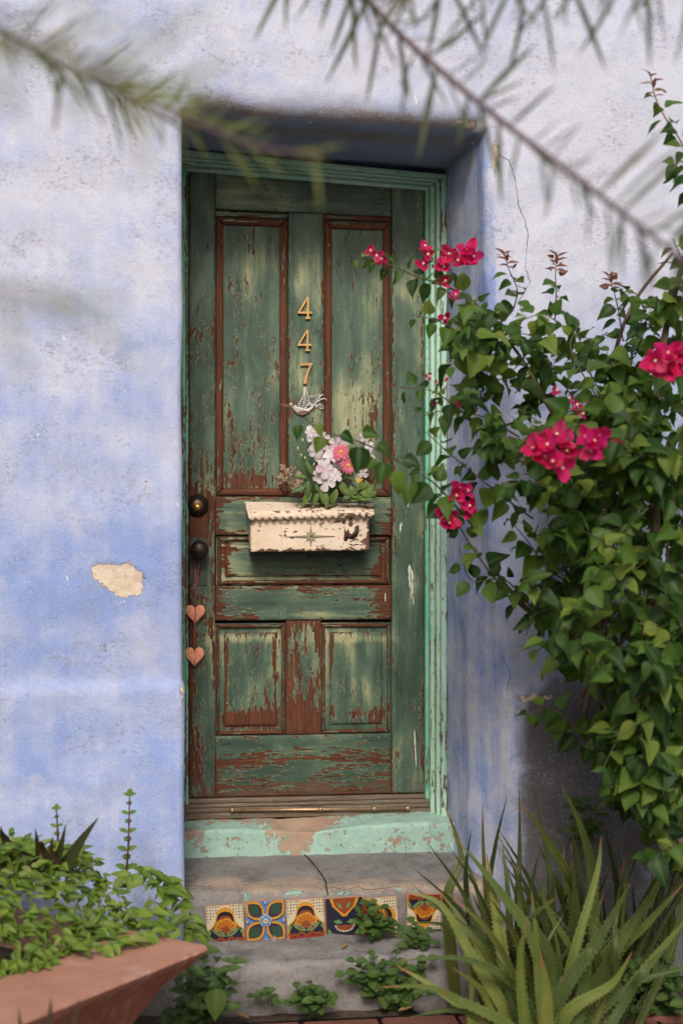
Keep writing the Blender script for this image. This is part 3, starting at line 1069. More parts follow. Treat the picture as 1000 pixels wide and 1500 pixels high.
pw = (p1.x - p0.x)
poly = [(p0.x + .004, p0.z), (p1.x - .004, p0.z), (p1.x, p0.z + .006), (p1.x, p1.z - .02), (p1.x - .003, p1.z - .006), (p1.x - .01, p1.z), (p0.x + .01, p1.z), (p0.x + .003, p1.z - .006), (p0.x, p1.z - .02), (p0.x, p0.z + .006)]
bp.prism(poly, YD - .004, YD + .001, 0, 0.0012)
xc = (p0.x + p1.x) / 2
plate = bp.build('back_plate', M_PLATE, door)
sharp(plate)
kb = MB().lathe((xc + .002, YD - .003, P(291, 806, YD).z), (0, -1, 0), [(0.019, 0), (0.018, 0.004), (0.010, 0.008), (0.009, 0.020), (0.013, 0.025), (0.023, 0.030), (0.0285, 0.037), (0.0300, 0.045), (0.028, 0.053), (0.021, 0.060), (0.010, 0.0635), (0.002, 0.0645)], 32)
knob = kb.build('knob', M_BRONZE, plate)
MB().prism([(xc + .002 + .004 * math.cos(t * .524), P(290, 834, YD).z + .004 * math.sin(t * .524)) for t in range(12)], YD - .0046, YD - .003).build('keyhole', M_DARK, plate)
MB().prism([(xc, P(290, 836, YD).z), (xc + .004, P(290, 836, YD).z), (xc + .0045, P(290, 843, YD).z), (xc - .0005, P(290, 843, YD).z)], YD - .0046, YD - .003).build('keyhole', M_DARK, plate)
zz_ = P(290, 791.5, YD).z
MB().lathe((xc, YD - .0035, zz_), (0, -1, 0), [(0.0065, 0), (0.0065, 0.002), (0.004, 0.003)], 14).build('screw', M_BRONZE, plate)

rv0 = lambda i, k: k * nz(i * 3.7, 1.1, 2.2) * 1.6
# ------------------------------------------------------------------ sill and steps
steps = thing('concrete_steps', 'worn grey concrete doorsteps with a mint painted sill and tiled riser', 'steps', (0.47, 3.95, 0))


def slab(name, mat, x0, x1, ya, yb_, ztop_f, z0, rad, res=0.016, attrs=None, rough=0.004, front=None):
    """Block with a rounded, uneven nose: profile up the front, over the nose and back, swept along x."""
    prof = []
    zt0 = ztop_f(0.5, ya)
    nfr = max(3, int((zt0 - rad - z0) / res))
    for i in range(nfr):
        prof.append(('f', z0 + (zt0 - rad - z0) * i / nfr))
    for i in range(7):
        prof.append(('n', i / 6 * math.pi / 2))
    nd = max(3, int((yb_ - ya - rad) / res))
    for i in range(1, nd + 1):
        prof.append(('t', ya + rad + (yb_ - ya - rad) * i / nd))
    nxx = int((x1 - x0) / res)
    V, At = [], {k: [] for k in (attrs or {})}
    for k, val in prof:
        for i in range(nxx + 1):
            x = x0 + (x1 - x0) * i / nxx
            fo = front(x) if front else 0.0
            if k == 'f':
                y_, z_ = ya + fo, val + (ztop_f(x, ya) - zt0) * (val - z0) / (zt0 - z0)
                nrm = (0, -1, 0)
            elif k == 'n':
                y_, z_ = ya + fo + rad * (1 - math.sin(val)), ztop_f(x, ya) - rad * (1 - math.sin(math.pi / 2 - val)) if False else ztop_f(x, ya) - rad + rad * math.sin(val)
                y_ = ya + fo + rad * (1 - math.cos(val))
                nrm = (0, -math.cos(val), math.sin(val))
            else:
                y_, z_ = val, ztop_f(x, val)
                nrm = (0, 0, 1)
            d = rough * fbm(x * 14, y_ * 14, z_ * 14, 4) + 1.6 * rough * fbm(x * 3.5, y_ * 3.5, z_ * 3.5, 2)
            q = (x, y_ + nrm[1] * d, z_ + nrm[2] * d)
            V.append(q)
            u, v = proj(q)
            for nme, fn in (attrs or {}).items():
                At[nme].append(fn(u, v))
    n = nxx + 1
    Fs = [(j * n + i, j * n + i + 1, (j + 1) * n + i + 1, (j + 1) * n + i) for j in range(len(prof) - 1) for i in range(nxx)]
    m = MB().add(V, Fs, 0, **At)
    return m.build(name, mat, steps)


def sill_top(x, y):
    return 0.385 + 0.014 * smooth(4.28, 4.40, y) - 0.010 * math.exp(-((x - 0.42) / 0.12) ** 2) * smooth(4.36, 4.28, y) + 0.006 * smooth(0.3, 0.9, x)


slab('sill', M_SILL, 0.0, 0.895, 4.262, 4.372, sill_top, 0.27, 0.010, 0.011,
     dict(paint=lambda u, v: 0.67 - gs(u, v, [(435, 1200, 35, 18, .85), (425, 1220, 30, 14, .25), (380, 1235, 40, 12, .12), (430, 1243, 30, 8, .35), (290, 1225, 22, 14, .22), (330, 1200, 40, 5, .2), (640, 1230, 16, 14, .1)]), sand=lambda u, v: 0.5), 0.0045, front=lambda x: 0.008 * math.sin(x * 5))


def tread1(x, y):
    return 0.272 + 0.030 * smooth(3.95, 4.28, y) + 0.004 * nz(x * 3, y * 3, 5)


def tread2(x, y):
    return 0.124 + 0.026 * (x - 0.05) + 0.006 * smooth(3.72, 3.9, y)


slab('upper_step', M_STEP, -0.02, 0.985, 3.944, 4.30, tread1, 0.05, 0.038, 0.013,
     dict(sand=lambda u, v: 0.58 * math.exp(-((v - 1296) / 17) ** 2) + 0.12 * smooth(1290, 1310, v), paint=lambda u, v: gs(u, v, [(295, 1302, 26, 14, .55), (505, 1308, 32, 7, .66), (440, 1308, 22, 5, .5), (585, 1302, 30, 5, .5), (360, 1315, 10, 30, .55), (420, 1340, 5, 40, .6), (478, 1340, 5, 40, .3), (590, 1330, 9, 20, .5)]), paint2=lambda u, v: gs(u, v, [(600, 1265, 60, 12, .18), (290, 1300, 22, 16, .30)])), 0.0035)
slab('lower_step', M_STEP, -0.10, 1.02, 3.735, 3.946, tread2, -0.06, 0.030, 0.013,
     dict(sand=lambda u, v: 0.18 * smooth(1395, 1420, v), paint=lambda u, v: -0.4, paint2=lambda u, v: 0.04 * smooth(1440, 1380, v)), 0.009, front=lambda x: 0.03 * smooth(0.2, -0.1, x))
ck = MB()
pts = []
for i, (u, v) in enumerate(((446, 1249), (455, 1260), (463, 1270), (471, 1282), (477, 1292), (478, 1300), (480, 1310))):
    t = (4.262 - 3.944) * (1 - i / 5.2)
    y_ = max(3.938, 3.944 + t)
    q = P(u, v, y_)
    pts.append((q.x, y_, (tread1(q.x, y_) + .0008) if i < 5 else q.z))
ck.tube(pts, [.0015, .002, .0014, .0024, .0022, .002, .0014], 6)
ck.build('crack', M_DARK, steps)
ck = MB()
ck.tube([P(480 + 14 * i + rv0(i, 4), 1302 + rv0(i + 9, 5), 3.9405) for i in range(8)], [.0006, .001, .0006, .0009, .001, .0006, .0008, .0005], 5)
ck.build('crack', M_DARK, steps)

# dry leaf and pebbles lying about
def litter(name, label, cat, pts, mat, h=0.003):
    o = MB().add(pts, [tuple(range(len(pts)))], 0).build(name, mat)
    return tag(o, label, cat)

# ------------------------------------------------------------------ painted tiles on the riser
TM = {}


def glaze(name, col, v=0.2):
    if name not in TM:
        TM[name] = plain('glaze_' + name, tuple(x * .72 for x in col), 0.25, v * 1.4, 90, 0.0004, spec=0.5)
    return TM[name]


TCOL = [glaze('navy', (0.014, 0.014, 0.045)), glaze('cream', (0.74, 0.66, 0.48), .1), glaze('yellow', (0.72, 0.33, 0.035)), glaze('black', (0.012, 0.010, 0.010)), glaze('orange', (0.60, 0.20, 0.018)), glaze('rust', (0.30, 0.065, 0.018)),
        glaze('green', (0.16, 0.30, 0.12)), glaze('red', (0.36, 0.03, 0.02)), glaze('blue', (0.10, 0.24, 0.52)), glaze('pale', (0.62, 0.70, 0.76)), glaze('plum', (0.055, 0.028, 0.06)), glaze('leaf', (0.030, 0.085, 0.060)), plain('tile_body', (0.42, 0.22, 0.13), 0.9)]
NAVY, CREAM, YEL, BLK, ORG_, RUST, GRN, RED, BLU, PALE, PLUM, LEAFG, BODY = range(13)


def tile_mesh(kind):
    """Unit tile, x and z from -1 to 1, front at y = 0, painted shapes laid as raised glaze."""
    m = MB()
    e = 0.06
    m.prism([(-1, -1), (1, -1), (1, 1), (-1, 1)], 0.0, 0.14, BODY, e * 0.5)
    lay = [0]

    def sh(poly, col, step=0.006):
        lay[0] += 1
        m.prism([(max(-.965, min(.965, x)), max(-.965, min(.965, z))) for x, z in poly], -step * lay[0] - 0.002, 0.01, col)

    def disk(cx, cz, r, col, n=14, rz=None):
        sh([(cx + r * math.cos(2 * math.pi * i / n), cz + (rz or r) * math.sin(2 * math.pi * i / n)) for i in range(n)], col)

    def dots(poly_in):
        lay[0] += 1
        y = -0.006 * lay[0] - 0.002
        k = 0
        for i in range(13):
            for j in range(13):
                x, z = -0.9 + 0.15 * i, -0.9 + 0.15 * j
                if poly_in(x, z):
                    k += 1
                    c = (RED, BLK, GRN, BLK)[(i + 2 * j) % 4]
                    r = 0.05
                    m.prism([(x, z - r), (x + r, z), (x, z + r), (x - r, z)], y, 0.0, c)

    def stroke(pts, w, col):
        L, R = [], []
        for i, p in enumerate(pts):
            a, b = Vector(pts[max(i - 1, 0)]), Vector(pts[min(i + 1, len(pts) - 1)])
            t = (b - a).normalized()
            n = Vector((-t.y, t.x)) * w / 2
            L.append((p[0] + n.x, p[1] + n.y))
            R.append((p[0] - n.x, p[1] - n.y))
        lay[0] += 1
        y = -0.006 * lay[0] - 0.002
        for i in range(len(pts) - 1):
            m.prism([L[i], L[i + 1], R[i + 1], R[i]], y, 0.0, col)

    def ogee(s, zb=-0.9, top=0.85):
        pts = [(-0.98 * s, zb)]
        for i in range(9):
            t = i / 8
            x = -0.98 * s * (1 - t) + 0.10 * s * math.sin(t * 2 * math.pi) * 1.2
            z = -0.30 + (top + 0.30) * (1 - (1 - t) ** 1.25) - 0.05 * math.sin(t * 2 * math.pi)
            pts.append((x, z))
        right = [(-x, z) for x, z in pts[::-1][1:]]
        return pts + right

    if kind == 'fan':
        sh([(-.97, -.97), (.97, -.97), (.97, .97), (-.97, .97)], CREAM)
        og = ogee(1.0)

        def above(x, z):
            t = 1 - abs(x)
            return z > -0.15 + (0.85 + 0.3) * (1 - (1 - max(0, t)) ** 1.1) + 0.05
        dots(above)
        sh([(-.97, -.97)] + ogee(1.0, -.97, .88) + [(.97, -.97)], YEL)
        sh([(-.97, -.97)] + ogee(0.90, -.97, .66) + [(.97, -.97)], BLK)
        sh([(-.97, -.97)] + ogee(0.80, -.97, .50) + [(.97, -.97)], NAVY)
        sh(ogee(0.74, -0.35, .44), RUST)
        fan = []
        for i in range(41):
            a = math.pi * i / 40
            r = 0.54 + 0.06 * abs(math.sin(a * 3.5))
            fan.append((r * math.cos(a) * 1.02, -0.30 + r * math.sin(a) * 1.05))
        sh(fan, YEL)
        fan2 = [(x * .86, -0.30 + (z + .30) * .86) for x, z in fan]
        sh(fan2, ORG_)
        for k in range(1, 7):
            a = math.pi * k / 7
            stroke([(0.17 * math.cos(a), -.30 + .17 * math.sin(a)), (0.52 * math.cos(a), -.30 + .52 * math.sin(a))], 0.03, RUST)
        disk(0, -0.30, 0.2, RUST)
        for s in (-1, 1):
            sh([(0, -0.62), (s * .30, -.62), (s * .58, -.42), (s * .72, -.22), (s * .35, -.28), (s * .12, -.42)], GRN)
            sh([(s * .14, -.56), (s * .30, -.52), (s * .52, -.36), (s * .3, -.38)], RUST)
            sh([(s * .82, -.18), (s * .93, -.38), (s * .86, -.58), (s * .76, -.40)], GRN)
            stroke([(0, -.92), (s * .15, -.74), (s * .34, -.70), (s * .46, -.82), (s * .62, -.76), (s * .80, -.82), (s * .92, -.70)], 0.13, RUST)
            stroke([(0, -.95), (s * .3, -.88), (s * .6, -.93), (s * .9, -.90)], 0.09, RED)
    elif kind == 'flower':
        sh([(-.97, -.97), (.97, -.97), (.97, .97), (-.97, .97)], BLU)
        for sx in (-1, 1):
            for sz in (-1, 1):
                sh([(sx * x, sz * z) for x, z in ((.92, .92), (.35, .92), (.16, .62), (.20, .20), (.62, .16), (.92, .35))], PLUM)
                for (cx, cz, r) in ((.52, .52, .20), (.72, .45, .14), (.45, .74, .14), (.68, .70, .14), (.36, .42, .1)):
                    disk(sx * cx, sz * cz, r, LEAFG, 9)
        for sx in (-1, 1):
            for sz in (-1, 1):
                stroke([(sx * x, sz * z) for x, z in ((.08, .30), (.14, .62), (.30, .86), (.60, .93), (.90, .90), (.93, .60), (.86, .30), (.62, .14), (.30, .08))], 0.105, YEL)
        for k in range(5):
            a = 2 * math.pi * k / 5 + .3
            disk(.17 * math.cos(a), .17 * math.sin(a), .15, PALE, 10)
        for k in range(5):
            a = 2 * math.pi * k / 5 + .3
            disk(.17 * math.cos(a), .17 * math.sin(a), .11, BLU, 10)
        disk(0, 0, .13, PALE)
        disk(0, 0, .085, YEL)
        for x, z in ((0, .92), (0, -.92), (.92, 0), (-.92, 0)):
            disk(x, z, .05, PALE, 6)
    else:          # 'mask': navy tile with a rust crown and a toothed half fan
        sh([(-.97, -.97), (.97, -.97), (.97, .97), (-.97, .97)], NAVY)
        sh([(-.75, .97), (-.62, .55), (-.30, .25), (-.1, .02), (.1, .02), (.30, .25), (.62, .55), (.8, .97)], YEL)
        sh([(-.6, .97), (-.48, .55), (-.22, .30), (0, .12), (.22, .30), (.48, .55), (.64, .97)], RUST)
        for s in (-1, 1):
            sh([(s * .15, .62), (s * .36, .75), (s * .3, .5), (s * .12, .42)], GRN)
        fan = [(.52 * math.cos(a), -.42 - .36 * math.sin(a)) for a in [math.pi * i / 16 for i in range(17)]]
        sh(fan, CREAM)
        sh([(x * .84, -.42 + (z + .42) * .78) for x, z in fan], RUST)
        for k in range(1, 8):
            a = math.pi * k / 8
            stroke([(.42 * math.cos(a), -.42 - .28 * math.sin(a)), (.53 * math.cos(a), -.42 - .38 * math.sin(a))], .025, BLK)
        for s in (-1, 1):
            sh([(s * .1, -.3), (s * .3, -.12), (s * .6, -.2), (s * .4, -.34)], GRN)
            sh([(s * .70, -.75), (s * .88, -.55), (s * .90, -.80), (s * .8, -.9)], GRN)
    return m.mesh('tile', TCOL, sm=False)


T_FAN, T_FLOWER, T_MASK = tile_mesh('fan'), tile_mesh('flower'), tile_mesh('mask')
for me in (T_FAN, T_FLOWER, T_MASK):
    pass
tiles = [(T_FAN, 330, 1353, 55, 0, 2.5, 'glazed tile with an orange fan and dotted cream corners, leftmost'),
         (T_FLOWER, 388.5, 1347, 57, 0, 1.5, 'glazed blue tile with yellow loops and a pale flower'),
         (T_FAN, 447.5, 1344.5, 56, 0, 3.0, 'glazed tile with an orange fan, right of the blue flower tile'),
         (T_MASK, 504, 1342, 56, 0, 2.0, 'dark navy glazed tile with a rust crown and toothed fan'),
         (T_FAN, 556, 1341, 54, 200, 3.0, 'turned glazed tile half hidden by the leafy herb'),
         (T_FAN, 620.5, 1335, 52, 180, -1.5, 'glazed orange fan tile set upside down')]
for me, u, v, px, rot, tilt, lab in tiles:
    c = P(u, v, 3.930)
    s = px / 2 / F * (3.93 / CA)
    yo = 3.925
    mm = Matrix.Translation((c.x, yo, c.z)) @ Matrix.Rotation(math.radians(tilt), 4, 'Y').inverted() @ Matrix.Rotation(math.radians(-4), 4, 'X') @ Matrix.Rotation(math.radians(90 if rot == 200 else rot), 4, 'Y') @ Matrix.Scale(s, 4)
    o = inst('tile', me, steps, mm)
    o['label'] = lab

# ------------------------------------------------------------------ brass house number
M_NUM = plain('aged_brass', (0.50, 0.31, 0.12), 0.38, 0.45, 120, 0.0004, metal=0.6, dirt=(0.16, 0.08, 0.03), dirt_amt=0.08)


def numeral(ch, uc, v0, v1, nth):
    y = YD + 0.001
    k = (v1 - v0)
    q = lambda x, z: (P(uc + x * k, v0 + z * k, y).x, P(uc + x * k, v0 + z * k, y).z)
    o = MB()
    if ch == '4':
        o.prism([q(.10, 0.0), q(.17, 0.02), q(.19, .06), q(.19, .86), q(.08, .86), q(.09, .20)], y - .0095, y - .003, 0, .0008)
        o.prism([q(.10, .0), q(.10, .17), q(-.20, .68), q(-.33, .74), q(-.30, .66)], y - .0092, y - .003, 0, .0008)
        o.prism([q(-.32, .67), q(.31, .66), q(.33, .70), q(.31, .765), q(-.31, .765)], y - .0098, y - .003, 0, .0008)
        o.prism([q(.08, .86), q(.19, .86), q(.25, .96), q(.25, 1.0), q(.02, 1.0), q(.02, .96)], y - .0093, y - .003, 0, .0008)
        pins = ((.14, .3), (.14, .8))
    else:
        o.prism([q(-.26, 0.02), q(-.20, .05), q(.30, .03), q(.31, .10), q(.27, .16), q(-.18, .16), q(-.20, .19), q(-.26, .17)], y - .0095, y - .003, 0, .0008)
        o.prism([q(.27, .155), q(.18, .12), q(.04, .40), q(-.05, .66), q(-.12, 1.0), q(.05, 1.0), q(.09, .70), q(.15, .45)], y - .0092, y - .003, 0, .0008)
        pins = ((.0, .1), (0.0, .8))
    for a, b in pins:
        p = q(a, b)
        o.lathe((p[0], y + .001, p[1]), (0, -1, 0), [(.002, 0), (.002, .006)], 8)
    return o.build('house_number', M_NUM)


tag(sharp(numeral('4', 446, 435, 468, 0)), 'uppermost brass figure 4 on the green door', 'house number', 'brass figures 447 on the door')
tag(sharp(numeral('4', 445.5, 483, 515, 1)), 'second brass figure 4 on the door, just above the 7', 'house number', 'brass figures 447 on the door')
tag(sharp(numeral('7', 447.5, 531, 563, 2)), 'brass figure 7 below the two fours on the door', 'house number', 'brass figures 447 on the door')

# ------------------------------------------------------------------ dove ornament
M_DOVE = plain('white_tin', (0.66, 0.61, 0.60), 0.5, 0.18, 90, 0.0006, metal=0.15, dirt=(0.30, 0.24, 0.21), dirt_amt=0.05)
yd_ = YD - 0.004
dv = lambda cx, cy: P(410 + cx / 7.5, 420 + cy / 7.5, yd_)
d2 = lambda cx, cy: (dv(cx, cy).x, dv(cx, cy).z)
dove = thing('dove_ornament', 'white openwork metal dove with curled tail below the brass 7', 'ornament', dv(300, 1300) + Vector((0, 0.004, 0)))
b = MB()
b.prism([d2(*p) for p in ((92, 1303), (108, 1282), (132, 1276), (160, 1290), (185, 1318), (215, 1325), (250, 1345), (300, 1340), (345, 1322), (372, 1316), (350, 1345), (318, 1372), (280, 1400), (240, 1412), (205, 1402), (178, 1385), (150, 1355), (128, 1322), (112, 1306))], yd_ - .004, yd_ + .004, 0, .0012)
body = b.build('body', M_DOVE, dove)
wg = MB()
wo = [(200, 1320), (205, 1285), (235, 1245), (258, 1195), (262, 1150), (260, 1108), (275, 1102), (288, 1120), (298, 1165), (318, 1225), (322, 1270), (300, 1310), (270, 1345)]
wg.tube([dv(*p) for p in wo + [wo[0]]], .0016, 6)
for i in range(9):
    t = i / 8
    a, c_ = (lerp(275, 240, t), lerp(1130, 1340, t)), None
    l = (lerp(262, 203, min(1, t * 1.1)), lerp(1160, 1318, t))
    r = (lerp(292, 318, min(1, t * 1.4)), lerp(1150, 1300, t))
    wg.tube([dv(*a), dv(lerp(a[0], l[0], .5), lerp(a[1], l[1], .5) + 4), dv(*l)], .0012, 5)
    wg.tube([dv(*a), dv(lerp(a[0], r[0], .5), lerp(a[1], r[1], .5) + 4), dv(*r)], .0012, 5)
wg.tube([dv(272, 1110), dv(275, 1200), dv(262, 1280), dv(245, 1345)], .0018, 6)
wg.build('wing', M_DOVE, dove)


def curl(p0, p1, cx, cy, r, turns=1.2, sgn=1, rad=.0015):
    pts = [dv(*p0), dv(*p1)]
    a0 = math.atan2(p1[1] - cy, p1[0] - cx)
    for i in range(18):
        t = i / 17
        a = a0 + sgn * turns * 2 * math.pi * t
        rr = r * (1 - 0.75 * t)
        pts.append(dv(cx + rr * math.cos(a), cy + rr * math.sin(a)))
    return pts


tl = MB()
tl.tube([dv(*p) for p in ((240, 1405), (300, 1370), (350, 1320), (400, 1270), (450, 1238), (495, 1228), (520, 1252))], [.003, .003, .0026, .0022, .002, .0018, .001], 6)
tl.tube([dv(*p) for p in ((390, 1280), (420, 1235), (445, 1200), (470, 1183), (485, 1195))], [.002, .002, .0018, .0015, .001], 6)
for c_ in (curl((380, 1300), (430, 1300), 452, 1325, 30, 1.1, 1), curl((350, 1310), (330, 1275), 340, 1290, 20, 1.1, -1), curl((360, 1300), (350, 1215), 345, 1210, 20, 1.0, -1), curl((390, 1270), (400, 1215), 388, 1205, 22, 1.0, -1), curl((420, 1240), (430, 1200), 432, 1190, 14, 0.9, -1), curl((400, 1300), (408, 1315), 400, 1312, 14, 1.0, 1)):
    tl.tube(c_, .0014, 5)
tl.build('tail', M_DOVE, dove)

# ------------------------------------------------------------------ mailbox on the door
def mat_mailbox():
    m = NT('cream_enamel_over_rust')
    o = m.obj()
    a = m.noise(o, 16, 6, 0.65)
    f = m.noise(m.map(o, (60, 60, 110)), 1.0, 6, 0.65)
    cr = m.voro(m.map(o, (140, 140, 240)), 1.0, 'DISTANCE_TO_EDGE')
    c = m.mix(m.math('MULTIPLY_ADD', a, 2.2, -0.6, clamp=True), (0.72, 0.55, 0.40), (0.86, 0.75, 0.63))
    c = m.mix(m.mul(m.step(m.noise(o, 26, 4, 0.6), 0.58, 0.7), 0.5), c, (0.52, 0.50, 0.56))
    c = m.mix(m.mul(m.math('SUBTRACT', 1.0, m.step(cr, 0.0, 0.035)), 0.4), c, (0.30, 0.17, 0.10))
    w = m.add(m.attr('wear'), m.add(m.cen(f, 1.5), m.cen(a, 1.0)))
    r = m.step(w, 0.5, 0.54)
    c = m.mix(r, c, m.mix(f, (0.085, 0.042, 0.028), (0.20, 0.10, 0.06)))
    n = m.bump(m.add(m.mul(r, -1.0), m.mul(f, 0.4)), 0.001)
    return m.done(c, 0.6, n, spec=0.3)


M_BOX = mat_mailbox()
YF = 4.285
box_l, box_r = P(367, 780, YF), P(541, 780, YF)
zb_box, zt_box = P(450, 808, YF).z, P(450, 752, YF).z
mail = thing('mailbox', 'cream painted metal mailbox with a scalloped lid on the green door', 'mailbox', (0.45, 4.38, zb_box))


def wear_box(u, v):
    return 0.29 + gs(u, v, [(513, 768, 3, 3, .2), (378, 772, 4, 8, .35), (495, 763, 9, 4, .4), (365, 808, 60, 2, .2), (541, 790, 3, 30, .25), (470, 807, 120, 2, .25), (526, 790, 20, 14, .12)])


board('body', M_BOX, mail, [(box_l.x, zb_box - .002), (box_r.x, zb_box + .003), (box_r.x, zt_box + .012), (box_l.x, zt_box + .008)], YF, 4.391, wear_box, None, None, 0.004, 0.008, 0.0006, 0.10)
# dark bare patch on the front
poly = [d for d in ((504, 772), (507, 779), (510, 774), (512, 781), (515, 783), (519, 777), (520, 771), (525, 769), (526, 778), (523, 786), (516, 790), (510, 789), (507, 793), (503.5, 792))]
MB().prism([(P(u, v, YF).x, P(u, v, YF).z) for u, v in poly], YF - .0016, YF + .001).build('bare_patch', plain('rusty_steel', (0.075, 0.04, 0.028), 0.75, 0.4, 90, 0.001), mail)
# lid, sloping down from the door, with scalloped apron
ll, lr = P(358, 735, 4.388), P(546, 738, 4.388)
fl_, fr_ = P(364, 754, 4.268), P(548, 750, 4.268)
lid = MB()
nxl, nyl = 40, 12
V, WE = [], []
for j in range(nyl + 1):
    for i in range(nxl + 1):
        s, t = i / nxl, j / nyl
        q = (ll * (1 - s) + lr * s) * (1 - t) + (fl_ * (1 - s) + fr_ * s) * t
        q = q + Vector((0, 0, 0.0025 * fbm(q.x * 14, q.y * 14, 2, 3) - 0.004 * t * t))
        V.append(q)
        WE.append(0.26 + 0.30 * math.exp(-((t - .35) / .25) ** 2) * smooth(.25, .5, s) + 0.1 * smooth(.85, 1, s))
n = nxl + 1
Fs = [(j * n + i, (j + 1) * n + i, (j + 1) * n + i + 1, j * n + i + 1) for j in range(nyl) for i in range(nxl)]
k0 = len(V)
V += [q + Vector((0, 0.0, -0.005)) for q in V[:k0]]
WE += WE[:k0]
Fs += [tuple(k0 + i for i in f[::-1]) for f in Fs[:nxl * nyl]]
rim = [i for i in range(n)] + [j * n + n - 1 for j in range(1, nyl + 1)] + [nyl * n + i for i in range(n - 2, -1, -1)] + [j * n for j in range(nyl - 1, 0, -1)]
for i in range(len(rim)):
    a, b_ = rim[i], rim[(i + 1) % len(rim)]
    Fs.append((a, b_, b_ + k0, a + k0))
lid.add(V, Fs, 0, wear=WE)
lido = lid.build('lid', M_BOX, mail)
sharp(lido, 40)
ap = MB()
nsc = 18
top, bot, we = [], [], []
for i in range(nsc * 8 + 1):
    s = i / (nsc * 8)
    q = fl_ * (1 - s) + fr_ * s
    dz = 0.007 + 0.0100 * abs(math.sin(math.pi * s * nsc)) ** 0.6
    top.append(q + Vector((0, 0.001, -0.001)))
    bot.append(q + Vector((0, -0.002 - 0.003 * math.sin(math.pi * s * nsc) ** 2, -dz)))
V = top + bot + [p + Vector((0, .0022, 0)) for p in top] + [p + Vector((0, .0022, 0)) for p in bot]
n = len(top)
Fs = []
for i in range(n - 1):
    Fs += [(i, n + i, n + i + 1, i + 1), (2 * n + i, 2 * n + i + 1, 3 * n + i + 1, 3 * n + i), (n + i, 3 * n + i, 3 * n + i + 1, n + i + 1)]
ap.add(V, Fs, 0, wear=[0.33 + 0.14 * (i % n > n * .7) for i in range(len(V))])
ap.build('scalloped_apron', M_BOX, lido)
# star with long side bars
M_STAR = plain('verdigris_star', (0.30, 0.27, 0.17), 0.6, 0.35, 120, 0.001, dirt=(0.08, 0.045, 0.03), dirt_amt=0.12)
sx, sz = P(455, 785.5, YF).x, P(455, 785.5, YF).z
stp = MB()
pk = 1 / F * (YF / CA)
tips = [(0, 17, 3.4), (36, 0.3, 2.2), (0, -16, 3.2), (-36, -0.6, 2.2)]
for k in range(4):
    tx, tz, w = tips[k]
    L = math.hypot(tx, tz)
    dx, dz = tx / L, tz / L
    nxp, nzp = -dz, dx
    stp.prism([(sx + (nxp * w) * pk, sz + nzp * w * pk), (sx - nxp * w * pk, sz - nzp * w * pk), (sx + (tx * .5 - nxp * w * .45) * pk, sz + (tz * .5 - nzp * w * .45) * pk), (sx + tx * pk, sz + tz * pk), (sx + (tx * .5 + nxp * w * .45) * pk, sz + (tz * .5 + nzp * w * .45) * pk)], YF - .004 - .0002 * k, YF + .001, 0, .0008)
for k in range(4):
    a = math.pi / 4 + k * math.pi / 2
    dx, dz = math.cos(a), math.sin(a)
    stp.prism([(sx + (-dz * 3) * pk, sz + dx * 3 * pk), (sx + dz * 3 * pk, sz - dx * 3 * pk), (sx + dx * 10 * pk, sz + dz * 10 * pk)], YF - .0036 - .0002 * k, YF + .001, 0, .0006)
star = stp.build('star', M_STAR, mail, sm=False)
MB().lathe((sx, YF - .003, sz), (0, -1, 0), [(.0022, 0), (.0022, .003), (.001, .004)], 8).build('rivet', M_BRONZE, star)
for u in (401, 405, 516):
    hk = MB()
    q = P(u, 759, YF - .002)
    hk.tube([q + Vector((.004 * math.cos(t * .45), 0, .005 * math.sin(t * .45) - .004)) for t in range(13)], .0006, 4)
    hk.build('wire_hook', M_BRONZE, mail)

# ------------------------------------------------------------------ hearts on a string from the knob
def mat_heart():
    m = NT('painted_clay_heart')
    o = m.obj()
    a = m.noise(o, 60, 5, 0.65, 1.5)
    b_ = m.noise(o, 240, 3, 0.6)
    rr = m.rand()
    c = m.mix(m.math('MULTIPLY_ADD', a, 3.0, -1.0, clamp=True), (0.90, 0.24, 0.13), (0.95, 0.54, 0.34))
    c = m.mix(m.step(m.add(a, m.cen(b_, .5)), .58, .68), c, (0.90, 0.76, 0.62))
    return m.done(c, 0.6, m.bump(m.add(a, b_), .0012), spec=.3)


M_HEART = mat_heart()
M_STRING = plain('red_string', (0.58, 0.16, 0.15), 0.8, 0.2, 200, 0.0)
yh = YD - 0.016
hk = P(291, 812, YD - .02)
hearts = thing('heart_garland', 'two small red clay hearts hanging on a string from the door knob', 'garland', P(286, 975, yh))
for uc, vt, vb, wpx in ((286, 886, 915, 30), (285, 948, 978, 29.5)):
    poly = []
    for i in range(36):
        t = 2 * math.pi * i / 36
        x = 16 * math.sin(t) ** 3 / 16.5
        z = (13 * math.cos(t) - 5 * math.cos(2 * t) - 2 * math.cos(3 * t) - math.cos(4 * t))
        z = (z + 17) / 29.0
        q = P(uc + x * wpx / 2, vb - z * (vb - vt), yh)
        poly.append((q.x, q.z))
    h = MB()
    h.prism(poly, yh - .006, yh + .003, 0, .0022)
    h.build('heart', M_HEART, hearts)
sg = MB()
sg.tube([P(287, 812, YD - .012), P(286, 850, yh - .004), P(286, 890, yh - .0075)], .0013, 5)
sg.tube([P(293, 812, YD - .012), P(289, 850, yh - .004), P(286.5, 890, yh - .0075)], .0013, 5)
sg.tube([P(286, 890, yh - .0072), P(285.5, 915, yh - .0072), P(285, 952, yh - .0072)], .0015, 5)
sg.build('string', M_STRING, hearts)
tg = MB()
tg.tube([P(285, 855, YD - .012), P(283, 863, YD - .010), P(282, 872, YD - .008)], .0016, 6)
tg.build('wire_loop', plain('bluish_wire', (0.30, 0.36, 0.42), .5, metal=.5), hearts)

